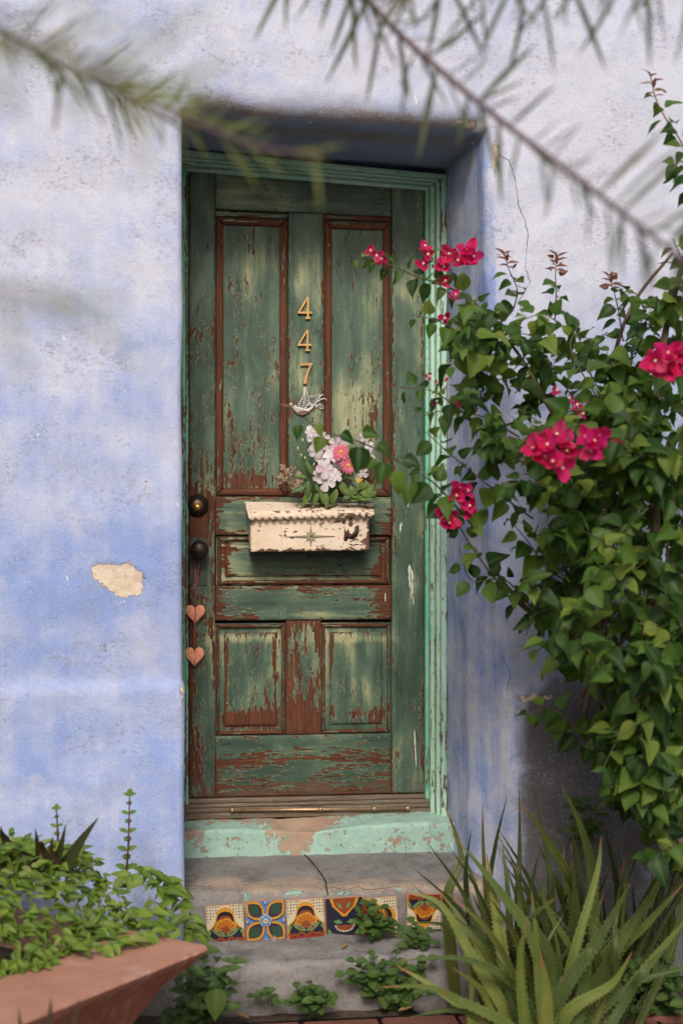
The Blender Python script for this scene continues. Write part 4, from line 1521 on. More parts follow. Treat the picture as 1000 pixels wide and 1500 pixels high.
# ------------------------------------------------------------------ leaf and petal meshes
def leaf_shape(prof, fold=0.18, droop=0.25, cup=0.0, mats=None, name='leaf', seg=None, wav=0.0):
    """prof: [(t, half width)]; local +Y to the tip, length 1."""
    V, R, Fs = [], [], []
    for i, (t, w) in enumerate(prof):
        z0 = -droop * t * t
        wz = wav * math.sin(t * 9)
        V += [(-w, t, z0 + fold * w + wz), (-w * .5, t, z0 + fold * w * .42), (0, t, z0), (w * .5, t, z0 + fold * w * .42), (w, t, z0 + fold * w - wz)]
        R += [0, 0.1, 1, 0.1, 0]
    for i in range(len(prof) - 1):
        for k in range(4):
            Fs.append((i * 5 + k, i * 5 + k + 1, (i + 1) * 5 + k + 1, (i + 1) * 5 + k))
    m = MB().add(V, Fs, 0, rib=R)
    return m.mesh(name, mats)


def mat_leaf(name, stops, rough=0.42, trans=0.28, rib=(0.16, 0.22, 0.06), spec=0.4, tcol=None):
    m = NT(name)
    v = m.math('FRACT', m.add(m.attr('var'), m.rand()))
    c = m.ramp(v, stops)
    o = m.obj()
    ns = m.noise(o, 9, 4, .6)
    c = m.mix(m.math('MULTIPLY_ADD', ns, .9, -.2, clamp=True), c, m.mix(1.0, c, (0.62, 0.70, 0.55), 'MULTIPLY'))
    c = m.mix(m.mul(m.step(m.attr('rib'), .25, 1.0), .5), c, rib)
    m.done(c, rough, None, spec=spec)
    if trans > 0:
        tr = m.n('ShaderNodeBsdfTranslucent')
        m.put(tr.inputs[0], m.mix(1.0, c, (1.0, 1.15, 0.5) if tcol is None else tcol, 'MULTIPLY'))
        mx = m.n('ShaderNodeMixShader')
        mx.inputs[0].default_value = trans
        m.t.links.new(m.p.outputs[0], mx.inputs[1])
        m.t.links.new(tr.outputs[0], mx.inputs[2])
        m.t.links.new(mx.outputs[0], m.out.inputs[0])
    return m.mat


OVATE = [(0, .02), (.05, .16), (.16, .31), (.30, .375), (.46, .35), (.64, .26), (.82, .135), (.94, .04), (1.0, .004)]
LANCE = [(0, .02), (.12, .11), (.30, .17), (.5, .165), (.7, .12), (.87, .055), (1, .004)]
ROUND = [(0, .03), (.08, .18), (.24, .33), (.45, .39), (.66, .35), (.84, .22), (.96, .08), (1, .02)]
rv = lambda a, b: a + (b - a) * rnd()


def rvec():
    while True:
        v = Vector((rv(-1, 1), rv(-1, 1), rv(-1, 1)))
        if 0.05 < v.length < 1:
            return v.normalized()


# ------------------------------------------------------------------ artificial flowers tucked behind the mailbox lid
M_PETAL_L = mat_leaf('lilac_petal', [(0, (0.76, 0.66, 0.74)), (.6, (0.86, 0.80, 0.84)), (1, (0.74, 0.50, 0.64))], .7, .2, (0.70, 0.60, 0.66), .2, (1, 1, 1))
M_PETAL_P = mat_leaf('pink_petal', [(0, (0.75, 0.10, 0.22)), (1, (0.85, 0.24, 0.34))], .6, .2, (0.85, 0.45, 0.45), .2, (1, 1, 1))
M_DRIED = mat_leaf('dried_petal', [(0, (0.30, 0.19, 0.13)), (1, (0.46, 0.32, 0.24))], .8, .1, (0.36, 0.24, 0.17), .2, (1, 1, 1))
M_YEL = plain('yellow_centre', (0.60, 0.42, 0.06), .8)
M_DKC = plain('dark_centre', (0.05, 0.04, 0.03), .8)
M_STEMG = plain('green_stem', (0.06, 0.12, 0.035), .6)
M_FLEAF = mat_leaf('cloth_leaf', [(0, (0.09, 0.16, 0.03)), (.6, (0.16, 0.24, 0.05)), (1, (0.07, 0.13, 0.04))], .55, .2)
YFL = 4.325
pet_dog = leaf_shape([(0, .05), (.2, .20), (.45, .36), (.7, .44), (.88, .36), (.97, .18), (1, .05)], .25, .22, 0, M_PETAL_L, 'petal')
pet_ger = leaf_shape([(0, .06), (.3, .12), (.7, .15), (.9, .11), (1, .03)], .3, .12, 0, M_PETAL_P, 'petal')
pet_dry = leaf_shape([(0, .1), (.3, .35), (.7, .40), (1, .12)], .5, .3, 0, M_DRIED, 'petal')
lf_cloth = leaf_shape(LANCE, .25, .35, 0, M_FLEAF, 'leaf')
lf_round = leaf_shape(ROUND, .25, .35, 0, M_FLEAF, 'leaf', wav=.04)


def flower_head(parent, c, r, facing, pet, np_, centre_mat, rc_, layers=1, spread=0.15, name='flower'):
    f = Vector(facing).normalized()
    ctr = MB().lathe(c - f * .001, f, [(rc_, 0), (rc_ * .9, rc_ * .5), (rc_ * .4, rc_ * .8)], 8).build(name, centre_mat, parent)
    b = f.orthogonal().normalized()
    d = f.cross(b)
    off = rnd() * 6
    for L in range(layers):
        for k in range(np_):
            a = off + 2 * math.pi * (k + .5 * L) / np_ + rv(-.1, .1)
            rad = b * math.cos(a) + d * math.sin(a)
            tip = rad + f * (spread + .25 * L)
            inst('petal', pet, ctr, frame(c + rad * rc_ * .4, tip, f, r * rv(.88, 1.1) * (1 - .25 * L)))
    return ctr


face = lambda: Vector((rv(-.5, .4), -1, rv(-.35, .5)))
spray = thing('dogwood_spray', 'spray of pale lilac artificial dogwood blossoms above the mailbox', 'flowers', P(470, 737, YFL + .03))
stem_base = P(470, 738, YFL + .03)
sm = MB()
for (u, v, r, dy) in ((460, 644, 8.5, 0), (463, 660, 9.5, -.02), (483, 671, 9, -.02), (476, 688, 11, -.03), (491, 696, 9, -.02), (479, 706, 11, -.025), (471, 672, 9, .0), (491, 650, 9, .01), (496, 678, 8, .01), (538, 671, 9, 0), (541, 654, 6, 0.01), (531, 692, 7, .0), (468, 652, 8, .015), (484, 660, 8, .012), (455, 633, 7, .01), (474, 640, 7, .0), (535, 640, 7, .01), (504, 646, 7, .015), (466, 697, 8, -.01), (520, 700, 7, .0)):
    c = P(u, v, YFL + dy)
    flower_head(spray, c, r * 1.26 / F * YFL, face(), pet_dog, 5 if rnd() < .6 else 4, M_DKC, .0022)
    sm.tube([c + Vector((0, .004, 0)), c.lerp(stem_base, .5) + Vector((0, .03, .02)), stem_base], .0012, 5)
sm.build('stem', M_STEMG, spray)
for i, (u, v, r, f) in enumerate(((499, 662, 12, (-.15, -1, .25)), (510, 682, 12, (.1, -1, .1)))):
    c = P(u, v, YFL - .03)
    dz = thing('pink_daisy', ('upper', 'lower')[i] + ' of the two pink artificial daisies beside the lilac blossoms', 'flowers', P(u, 737, YFL + .02), 'pink daisies in the bouquet')
    flower_head(dz, c, r / F * YFL, f, pet_ger, 15, M_YEL, .0075, 2, .12)
    MB().tube([c + Vector((0, .004, 0)), P(u + 3, 710, YFL), P(u, 738, YFL + .02)], .0014, 5).build('stem', M_STEMG, dz)
dry = thing('dried_flower_cluster', 'brown dried hydrangea cluster at the left of the bouquet', 'flowers', P(436, 735, YFL + .03))
sm = MB()
for (u, v) in ((415, 684), (421, 690), (428, 687), (411, 697), (437, 694), (427, 707), (433, 716), (418, 701), (440, 704), (413, 705), (436, 710), (424, 698), (438, 719)):
    c = P(u + rv(-1, 1), v, YFL + rv(-.03, .02))
    flower_head(dry, c, 5.2 / F * YFL, face(), pet_dry, 4, M_DKC, .0014)
    sm.tube([c, P(437, 728, YFL), P(438, 738, YFL + .03)], .0008, 4)
sm.build('stem', plain('dry_stem', (0.16, 0.10, 0.06)), dry)
sp = thing('cloth_leaf_sprig', 'bright green artificial leaves with yellow buds under the lilac blossoms', 'leaves', P(458, 737, YFL))
sm = MB()
for (u, v, ang, L) in ((452, 704, -100, 20), (447, 712, 200, 17), (455, 718, -120, 20), (463, 708, -60, 17), (470, 717, -80, 16), (449, 700, 160, 13), (478, 722, -95, 18), (486, 722, -85, 17), (457, 695, 110, 16), (497, 705, -60, 22), (465, 722, -110, 16), (492, 716, -100, 18), (503, 692, -30, 18)):
    c = P(u, v, YFL - rv(0, .03))
    t = Vector((math.cos(math.radians(ang)), -.3, math.sin(math.radians(ang))))
    inst('leaf', lf_cloth, sp, frame(c, t, (rv(-.4, .4), -1, rv(.1, .7)), (L * 1.5 / F * YFL, L * 1.3 / F * YFL)))
    sm.tube([c, P((u + 458) / 2, 725, YFL), P(462, 738, YFL + .02)], .001, 4)
for (u, v) in ((437, 657), (441, 667), (447, 671), (449, 679), (459, 680), (452, 660), (443, 645), (452, 683)):
    c = P(u, v, YFL)
    bd = MB().lathe(c - Vector((0, 0, .006)), (rv(-.3, .3), 0, 1), [(.0008, 0), (.0028, .004), (.0028, .008), (.0006, .013)], 7).build('bud', plain('pale_bud', (0.55, 0.55, 0.25), .6), sp)
    sm.tube([c - Vector((0, 0, .006)), P(lerp(u, 458, .5) - 4, lerp(v, 735, .5), YFL), P(460, 738, YFL + .02)], .0007, 4)
for k in range(14):
    u = rv(430, 455)
    c = P(u, rv(630, 690), YFL + rv(-.01, .02))
    sm.tube([c, P(lerp(u, 460, .6), 705, YFL), P(462, 738, YFL + .02)], .0006, 4)
sm.build('stem', M_STEMG, sp)
gr = thing('lobed_leaf_sprig', 'lobed green artificial leaves and a small yellow flower right of the daisies', 'leaves', P(525, 737, YFL + .02))
sm = MB()
for (u, v, L) in ((514, 724, 15), (535, 716, 15), (540, 727, 16), (524, 729, 14), (528, 714, 11)):
    c = P(u, v, YFL - rv(0, .03))
    for k in range(5):
        a = math.radians(90 + (k - 2) * 52 + rv(-8, 8))
        inst('leaf', lf_round, gr, frame(c + Vector((0, -.001 * k, 0)), (math.cos(a), -.2, math.sin(a)), (rv(-.2, .2), -1, .4), L * .85 / F * YFL))
    sm.tube([c, P(526, 738, YFL + .02)], .001, 4)
flower_head(gr, P(526, 704, YFL - .02), 5 / F * YFL, (0, -1, .1), leaf_shape([(0, .1), (.5, .3), (1, .1)], .3, .2, 0, M_YEL, 'petal'), 5, M_YEL, .002)
sm.tube([P(526, 704, YFL - .018), P(526, 738, YFL + .02)], .001, 4)
sm.build('stem', M_STEMG, gr)

# ------------------------------------------------------------------ planter in the corner
def mat_terracotta():
    m = NT('terracotta')
    o = m.obj()
    a = m.noise(o, 9, 6, .6)
    f = m.noise(o, 160, 4, .6)
    s = m.noise(m.map(o, (26, 26, 2)), 1.0, 5, .6)
    side = m.n('ShaderNodeNewGeometry').outputs['Normal']
    sz = m.n('ShaderNodeSeparateXYZ')
    m.put(sz.inputs[0], side)
    up = m.step(sz.outputs[2], .5, .9)
    c = m.mix(m.math('MULTIPLY_ADD', a, 1.8, -.4, clamp=True), (0.37, 0.17, 0.115), (0.48, 0.255, 0.185))
    c = m.mix(m.mul(m.step(s, .50, .70), m.math('MULTIPLY_ADD', up, -.85, .85)), c, (0.62, 0.40, 0.31))
    c = m.mix(m.mul(m.step(f, .62, .74), .4), c, (0.24, 0.10, 0.07))
    c = m.mix(m.mul(m.step(m.noise(m.map(o, (1, 1, 1), (3, 3, 3)), 7, 6, .7), .52, .7), .45), c, (0.26, 0.14, 0.10))
    c = m.mix(m.mul(m.step(m.noise(m.map(o, (1, 1, 1), (9, 1, 3)), 5, 6, .7), .56, .72), .4), c, (0.62, 0.48, 0.41))
    return m.done(c, .85, m.bump(m.add(f, a), .002), spec=.2)


ZR = 0.318
cp = P(310, 1386, 3.25)             # the rim corner that points at the steps
kz = (CAMZ - ZR) / (CAMZ - cp.z)
corner = Vector((cp.x * kz, cp.y * kz, ZR))
side = 0.76
d1 = Vector((-0.64, -0.77, 0)).normalized()       # near edge, towards the camera's left
d2_ = Vector((-d1.y * -1, d1.x * -1, 0))
d2_ = Vector((-0.77, 0.64, 0))                     # edge going back to the wall
ctr = corner + (d1 + d2_) * side / 2
planter = thing('terracotta_planter', 'square tapered terracotta planter set cornerwise by the wall, full of greenery', 'planter', (ctr.x, ctr.y, 0))


def ring(s, z, rr=0.03, n=5):
    out = []
    h = s / 2
    for k in range(4):
        ax, ay = ((1, 1), (-1, 1), (-1, -1), (1, -1))[k]
        cx, cy_ = ax * (h - rr), ay * (h - rr)
        a0 = math.radians(45 + 90 * k) - math.pi / 4
        for i in range(n):
            a = a0 + math.pi / 2 * i / (n - 1)
            out.append((cx + rr * math.cos(a), cy_ + rr * math.sin(a)))
    return [ctr + d1 * -x + d2_ * -y_ + Vector((0, 0, z - ctr.z)) for x, y_ in out]


pm = MB()
prof = [(0.34, 0.0), (0.36, 0.02), (side * .80, ZR - .085), (side * .93, ZR - .038), (side - .004, ZR - .012), (side, ZR - .006), (side - .006, ZR), (side - .50, ZR - .002), (side - .515, ZR - .008), (side - .53, ZR - .07)]
V = []
for s, z in prof:
    V += ring(s, z, .02 if s > .5 else .02)
nr = 20
Fs = []
for j in range(len(prof) - 1):
    for i in range(nr):
        k = (i + 1) % nr
        Fs.append((j * nr + i, j * nr + k, (j + 1) * nr + k, (j + 1) * nr + i))
Fs.append(tuple(range(nr))[::-1])
pm.add(V, Fs)
bowl = pm.build('bowl', mat_terracotta(), planter)
sharp(bowl, 30)
so = MB()
so.add(ring(side - .512, ZR - .006), [tuple(range(nr))])
so.build('soil', M_SOIL, planter)

# mound of pointed green leaves
M_IVY = mat_leaf('trailing_leaf', [(0, (0.11, 0.20, 0.022)), (.35, (0.18, 0.28, 0.035)), (.7, (0.25, 0.36, 0.05)), (.92, (0.07, 0.13, 0.025)), (1, (0.32, 0.36, 0.10))], .5, .38, (0.22, 0.30, 0.08))
iv = [leaf_shape([(0, .02), (.08, .15), (.25, .24), (.45, .23), (.68, .15), (.87, .06), (1, .004)], .3, d, 0, M_IVY, 'leaf') for d in (.15, .4, .7)]
trail = thing('trailing_groundcover', 'mound of bright green pointed leaves spilling over the terracotta planter', 'plant', (ctr.x, ctr.y, ZR))


def mound_z(x, y):
    u, v = proj((x, y, ZR))
    us = [-400, -60, 20, 60, 140, 200, 235, 262, 300, 330]
    vs_ = [1260, 1236, 1236, 1244, 1258, 1274, 1300, 1326, 1356, 1385]
    hh_ = max(0.0, P(u, float(np.interp(u, us, vs_)) + 8, min(y, 3.62)).z - ZR)
    near_ = smooth(-.15, .03, (Vector((x, y, 0)) - Vector((ctr.x, ctr.y, 0))).dot(d2_))
    return ZR + 0.012 + (hh_ * (.86 + .14 * smooth(ctr.y, ctr.y + .25, y)) + 0.03 * fbm(x * 7, y * 7, 4, 3)) * near_


cands = []
for k in range(8500):
    a, r = rnd() * 6.283, math.sqrt(rnd()) * 0.56
    x, y = ctr.x + r * math.cos(a), ctr.y + r * math.sin(a) * .95
    if y > 3.86:
        continue
    q = Vector((x, y, 0)) - Vector((ctr.x, ctr.y, 0))
    e1, e2 = abs(q.dot(d1)), abs(q.dot(d2_))
    lim = side / 2 - 0.25 + 0.05 * nz(x * 9, y * 9, 2)
    # on the side of the rim that faces the path the terracotta stays bare
    if q.dot(d2_) < -lim or q.dot(d1) > lim + .1 or q.dot(d1) < -side / 2 - .03 or q.dot(d2_) > side / 2 + .06:
        continue
    z = max(ZR + .006, mound_z(x, y) - rnd() ** 2 * .05)
    p = Vector((x, y, z))
    out = Vector((q.x, q.y, 0)).normalized() if q.length > .01 else Vector((1, 0, 0))
    tip = out * rv(.2, .9) + Vector((rv(-.8, .8), rv(-1, .1), rv(-.7, .45)))
    nm = Vector((rv(-.5, .5), rv(-.9, .1), rv(.5, 1)))
    u, v = proj(p)
    cands.append((p, tip, nm, rv(.020, .044), u, v, z - mound_z(x, y)))
# strands over the rim and down beside the planter
runs = [[(235, 1395, 3.44), (275, 1400, 3.36), (215, 1345, 3.46)], [(150, 1365, 3.36), (185, 1370, 3.25), (145, 1385, 3.2)], [(195, 1335, 3.42), (218, 1350, 3.40), (232, 1362, 3.36), (205, 1372, 3.28), (160, 1385, 3.22), (100, 1385, 3.20)],
        [(210, 1290, 3.60), (240, 1300, 3.62), (262, 1318, 3.64), (285, 1345, 3.66), (300, 1370, 3.66)], [(225, 1320, 3.6), (250, 1335, 3.6), (280, 1360, 3.58), (295, 1375, 3.6)], [(180, 1285, 3.6), (220, 1275, 3.66), (262, 1300, 3.7), (270, 1330, 3.7)], [(215, 1330, 3.55), (245, 1350, 3.54), (265, 1362, 3.52), (292, 1372, 3.5)]]
stm = MB()
for rn in runs[2:]:
    pts = [P(*q) for q in rn]
    if rn is runs[2]:
        pts = [Vector((p.x, p.y, max(p.z, ZR + .008))) for p in pts]
    stm.tube(pts, .0016, 5)
    for i in range(len(pts) - 1):
        n_ = max(2, int((pts[i + 1] - pts[i]).length / .011))
        for k in range(n_):
            p = pts[i].lerp(pts[i + 1], k / n_)
            sgn = 1 if k % 2 else -1
            tip = Vector((sgn * rv(.2, 1) + rv(-.3, .5), rv(-.8, .1), rv(-.6, .35)))
            u, v = proj(p)
            cands.append((p, tip, Vector((rv(-.4, .4), rv(-1, -.2), rv(.4, 1))), rv(.034, .052), u, v, .05))
stm.build('runner', M_STEMG, trail)
# rank by how much of each leaf can show: outermost first
vis = [c for c in cands if -15 < c[4] < 420 and c[5] < 1520]
hid = [c for c in cands if not (-15 < c[4] < 420 and c[5] < 1520)]
vis.sort(key=lambda c: -(c[6] * 8 - (c[0].y - ctr.y) * .25 + c[3]))
for c in vis[:300]:
    inst('leaf', iv[random.randrange(3)], trail, frame(c[0], c[1], c[2], c[3]))
stuff_mesh('foliage', iv, [(random.randrange(3), frame(c[0], c[1], c[2], c[3])) for c in vis[300:] + hid], M_IVY, trail)

# upright sprigs with round leaves
M_JADE = mat_leaf('round_succulent_leaf', [(0, (0.10, 0.20, 0.03)), (1, (0.17, 0.28, 0.05))], .4, .2)
M_PURP = plain('purple_stem', (0.10, 0.03, 0.035), .6)
jd = leaf_shape(ROUND, .2, .1, 0, M_JADE, 'leaf')


def sprig(label, u0, v0, u1, v1, y, n, px=12):
    a, b = P(u0, v0, y), P(u1, v1, y)
    t = thing('upright_sprig', label, 'plant', a, 'upright sprigs in the planter')
    MB().tube([a, a.lerp(b, .5) + Vector((.003, 0, 0)), b], [.0035, .003, .0018], 6).build('stem', M_PURP, t)
    for k in range(n):
        f = k / (n - 1)
        p = a.lerp(b, f)
        an = k * 1.57
        for s in (0, math.pi):
            d = Vector((math.cos(an + s), math.sin(an + s), .5))
            inst('leaf', jd, t, frame(p, d, Vector((-d.x * .3, -.5, 1)), px * (1 - .45 * f) / F * y))
    inst('leaf', jd, t, frame(b, (0.1, 0, 1), (0, -1, 0), px * .6 / F * y))
    return t


sprig('tallest upright sprig of round leaves on a purple stem, near the doorway', 184, 1300, 190, 1166, 3.64, 11, 19)
sprig('slim upright sprig of round leaves in the middle of the planter', 84, 1262, 83, 1186, 3.60, 7, 15)
sprig('short upright sprig of round leaves near the left picture edge', 19, 1260, 17, 1222, 3.58, 4, 17)

# dark pointed succulents
M_DKLEAF = mat_leaf('bronze_strap_leaf', [(0, (0.055, 0.05, 0.022)), (.5, (0.085, 0.055, 0.032)), (1, (0.045, 0.065, 0.022))], .5, .12)


def strap(name, parent, pts, w, mat, cup=.35, nrm=(0, -1, .3), teeth=0, thick=.25, seg=14):
    """Fleshy tapering leaf along a curve: rounded underside, channelled top."""
    pts = [Vector(p) for p in pts]
    # quadratic or longer: resample by Catmull-Rom
    n = len(pts)
    ext = [pts[0] * 2 - pts[1]] + pts + [pts[-1] * 2 - pts[-2]]
    C = []
    for i in range(n - 1):
        for k in range(seg // (n - 1)):
            t = k / (seg // (n - 1))
            p0, p1, p2, p3 = ext[i:i + 4]
            C.append(0.5 * ((2 * p1) + (p2 - p0) * t + (2 * p0 - 5 * p1 + 4 * p2 - p3) * t * t + (3 * p1 - p0 - 3 * p2 + p3) * t ** 3))
    C.append(pts[-1])
    m = MB()
    V, Fs, R, TP = [], [], [], []
    N = len(C)
    nr_ = Vector(nrm)
    for i, c in enumerate(C):
        s = i / (N - 1)
        t = (C[min(i + 1, N - 1)] - C[max(i - 1, 0)]).normalized()
        x = t.cross(nr_)
        x = x.normalized() if x.length > 1e-4 else t.orthogonal().normalized()
        z = x.cross(t)
        ww = w * (1 - s ** 1.35) * (0.82 + .18 * smooth(0, .15, s)) + .0006
        th = ww * thick * 2
        V += [c - x * ww + z * ww * cup, c - x * ww * .5 + z * ww * cup * .25, c, c + x * ww * .5 + z * ww * cup * .25, c + x * ww + z * ww * cup, c + x * ww * .55 - z * th * .75, c - z * th, c - x * ww * .55 - z * th * .75]
        R += [.25, 0, 0, 0, .25, 0, 0, 0]
        TP += [s] * 8
        if teeth and 0 < i < N - 1 and i % teeth == 0:
            pass
    for i in range(N - 1):
        for k in range(8):
            k2 = (k + 1) % 8
            Fs.append((i * 8 + k, i * 8 + k2, (i + 1) * 8 + k2, (i + 1) * 8 + k))
    if teeth:
        for i in range(1, N - 1):
            for side_ in (0, 4):
                a, b = Vector(V[i * 8 + side_]), Vector(V[(i + 1) * 8 + side_])
                c0 = Vector(C[i])
                for f in (.25, .75):
                    q = a.lerp(b, f)
                    out = (a - c0).normalized()
                    L = min(.0042, (a - c0).length * .32)
                    k0 = len(V)
                    dv_ = (b - a).normalized() * L * .55
                    V += [q - dv_, q + dv_, q + out * L + dv_]
                    R += [.6, .6, .6]
                    TP += [0, 0, 0]
                    Fs.append((k0, k0 + 1, k0 + 2))
    m.add(V, Fs, 0, rib=R, tip=TP)
    return m.build(name, mat, parent)


dk = thing('bronze_succulent', 'dark bronze succulent with pointed strap leaves in the planter', 'plant', P(95, 1290, 3.4))
for pts, w in (([(95, 1275), (118, 1235), (145, 1197)], 11), ([(82, 1270), (90, 1240), (97, 1207)], 7), ([(75, 1275), (62, 1240), (60, 1232)], 6), ([(60, 1275), (30, 1262), (-8, 1275)], 10), ([(70, 1278), (40, 1255), (5, 1240)], 8), ([(50, 1278), (15, 1290), (-12, 1318)], 9), ([(92, 1275), (76, 1250), (78, 1225)], 6), ([(60, 1270), (56, 1240), (52, 1213)], 6), ([(20, 1250), (5, 1225), (2, 1210)], 7)):
    strap('leaf', dk, [P(u, v, 3.42 - .04 * i) for i, (u, v) in enumerate(pts)], w / F * 3.4, M_DKLEAF, .4, (0, -1, .6))
fg = thing('foreground_succulent', 'blurred dark pointed leaves in front of the planter at the bottom edge', 'plant', P(80, 1760, 2.55))
for pts, w in (([(75, 1760), (72, 1560), (75, 1462)], 17), ([(60, 1760), (38, 1580), (28, 1478)], 15), ([(90, 1760), (98, 1570), (116, 1464)], 15), ([(85, 1760), (90, 1590), (96, 1484)], 12), ([(60, 1760), (58, 1600), (62, 1486)], 12)):
    strap('leaf', fg, [P(u, v, 2.55 - .02 * i) for i, (u, v) in enumerate(pts)], w / F * 2.5, M_DKLEAF, .4, (0, -1, .4))

# ------------------------------------------------------------------ bougainvillea on the right
M_BOUG = mat_leaf('bougainvillea_leaf', [(0, (0.020, 0.055, 0.012)), (.22, (0.036, 0.088, 0.018)), (.45, (0.060, 0.128, 0.022)), (.68, (0.100, 0.185, 0.030)), (.88, (0.165, 0.250, 0.040)), (.97, (0.23, 0.28, 0.055)), (1, (0.05, 0.11, 0.026))], .50, .42, (0.10, 0.17, 0.05), .28)
M_BRONZEL = mat_leaf('young_bronze_leaf', [(0, (0.14, 0.035, 0.02)), (1, (0.20, 0.075, 0.03))], .42, .3, (0.22, 0.08, 0.05), .4, (1, .8, .6))
M_BRACT = mat_leaf('magenta_bract', [(0, (0.66, 0.010, 0.10)), (.5, (0.84, 0.030, 0.19)), (.9, (0.62, 0.016, 0.20)), (1, (0.80, 0.10, 0.22))], .6, .42, (0.45, 0.02, 0.10), .2, (1, .8, .9))
M_WOOD = plain('woody_stem', (0.14, 0.095, 0.065), .85, .35, 40, .002)
M_TWIG = plain('green_brown_twig', (0.10, 0.085, 0.035), .7, .3, 60, .0)
M_REDTWIG = plain('red_twig', (0.16, 0.05, 0.03), .7, .3, 60, .0)
OV2 = [(0, .02), (.06, .20), (.17, .32), (.32, .345), (.5, .29), (.68, .19), (.85, .085), (1.0, .004)]
bl_ = [leaf_shape(pr, f, d, 0, M_BOUG, 'leaf', wav=w) for pr, f, d, w in ((OVATE, .22, .18, .03), (OV2, .42, .35, .05), (OV2, .2, .5, .04), (OVATE, .7, .25, .03))]
bz = [leaf_shape(LANCE, .4, .3, 0, M_BRONZEL, 'leaf'), leaf_shape(OVATE, .4, .3, 0, M_BRONZEL, 'leaf')]
BASE = P(1050, 1400, 3.66)
bush = thing('bougainvillea', 'large green bougainvillea with magenta bracts growing right of the door', 'shrub', (BASE.x, BASE.y, 0.0))
heroes, mass = [], []


def crv(pts, n=8):
    pts = [Vector(p) for p in pts]
    ext = [pts[0] * 2 - pts[1]] + pts + [pts[-1] * 2 - pts[-2]]
    out = []
    for i in range(len(pts) - 1):
        p0, p1, p2, p3 = ext[i:i + 4]
        for k in range(n):
            t = k / n
            out.append(0.5 * ((2 * p1) + (p2 - p0) * t + (2 * p0 - 5 * p1 + 4 * p2 - p3) * t * t + (3 * p1 - p0 - 3 * p2 + p3) * t ** 3))
    return out + [pts[-1]]


def add_leaf(store, p, d, size, up=0.5, which=None):
    """A leaf on a short stalk, blade hanging and turned to the light."""
    nm = Vector((rv(-.65, .45), rv(-1.0, -.05), rv(.1, 1.0) * up * 2))
    d = Vector(d).normalized() + Vector((0, 0, rv(-.75, .05)))
    store.append((random.randrange(4) if which is None else which, p, frame(p, d, nm, (size * rv(.95, 1.15), size))))


def shoot(pts, size=(.055, .078), gap=.021, rad=.0026, bronze=0, store=heroes, mat=None, bare=0.0):
    c = crv([P(*q) for q in pts])
    if bronze > .15:
        for k in range(9):
            p = c[-1 - int(k * .9)]
            inst('leaf', bz[0], bush, frame(p, (math.cos(k * 2.2), rv(-.6, .2), .7 - .08 * k), (-math.cos(k * 2.2) * .4, -1, .9), rv(.022, .034)))
    L = sum((c[i + 1] - c[i]).length for i in range(len(c) - 1))
    MB().tube(c, [lerp(rad, rad * .45, i / (len(c) - 1)) for i in range(len(c))], 6).build('branch', mat or M_TWIG, bush)
    acc, k = 0.0, 0
    for i in range(len(c) - 1):
        seg_ = (c[i + 1] - c[i])
        acc += seg_.length * 1.2
        s = i / (len(c) - 1)
        while acc > gap:
            acc -= gap
            k += 1
            if s < bare:
                continue
            t = seg_.normalized()
            a = k * 2.4 + rv(-.5, .5)
            o = t.orthogonal().normalized()
            d = (o * math.cos(a) + t.cross(o) * math.sin(a)) + t * .45
            sz = rv(size[0] * .72, size[1] * .98) * (1 - .4 * s ** 3)
            p = c[i] + d.normalized() * .012
            if bronze and s > 1 - bronze:
                inst('leaf', bz[random.randrange(2)], bush, frame(p, d + Vector((0, 0, .3)), (rv(-.5, .5), -1, rv(.2, .9)), sz * .62))
            else:
                add_leaf(store, p, d, sz)
    return c


# woody limbs
def limb(pts, r0, r1):
    c = crv([P(*q) for q in pts], 6)
    MB().tube([p + Vector((0, 0, 0)) for p in c], [lerp(r0, r1, i / (len(c) - 1)) * (1 + .12 * nz(i * .9, r0 * 90, 1)) for i in range(len(c))], 9).build('branch', M_WOOD, bush)


tk = crv([(BASE.x, BASE.y, -.03), P(1035, 1240, 3.66), P(950, 1100, 3.66), P(888, 1025, 3.66)], 6)
MB().tube(tk, [.030, .03, .029, .028, .028, .027, .027, .026, .026, .025, .025, .024, .024, .023, .022, .022, .021, .02, .02][:len(tk)], 10).build('trunk', M_WOOD, bush)
limb([(888, 1025, 3.66), (862, 960, 3.66), (850, 880, 3.62), (852, 760, 3.58), (845, 660, 3.6)], .020, .010)
limb([(895, 1035, 3.66), (870, 1000, 3.67), (820, 935, 3.68), (760, 880, 3.66), (720, 830, 3.64)], .012, .004)
limb([(905, 1060, 3.68), (940, 960, 3.6), (960, 820, 3.5), (955, 650, 3.45), (975, 480, 3.4), (1010, 350, 3.3)], .018, .007)
limb([(852, 760, 3.58), (890, 640, 3.6), (900, 520, 3.66), (930, 440, 3.66), (985, 370, 3.6)], .009, .004)
limb([(845, 660, 3.6), (800, 590, 3.62), (760, 520, 3.64), (700, 450, 3.62)], .008, .003)
limb([(851, 720, 3.6), (800, 700, 3.55), (730, 650, 3.5), (680, 610, 3.5)], .007, .003)
limb([(930, 1100, 3.66), (960, 1160, 3.6), (1000, 1240, 3.5)], .014, .010)

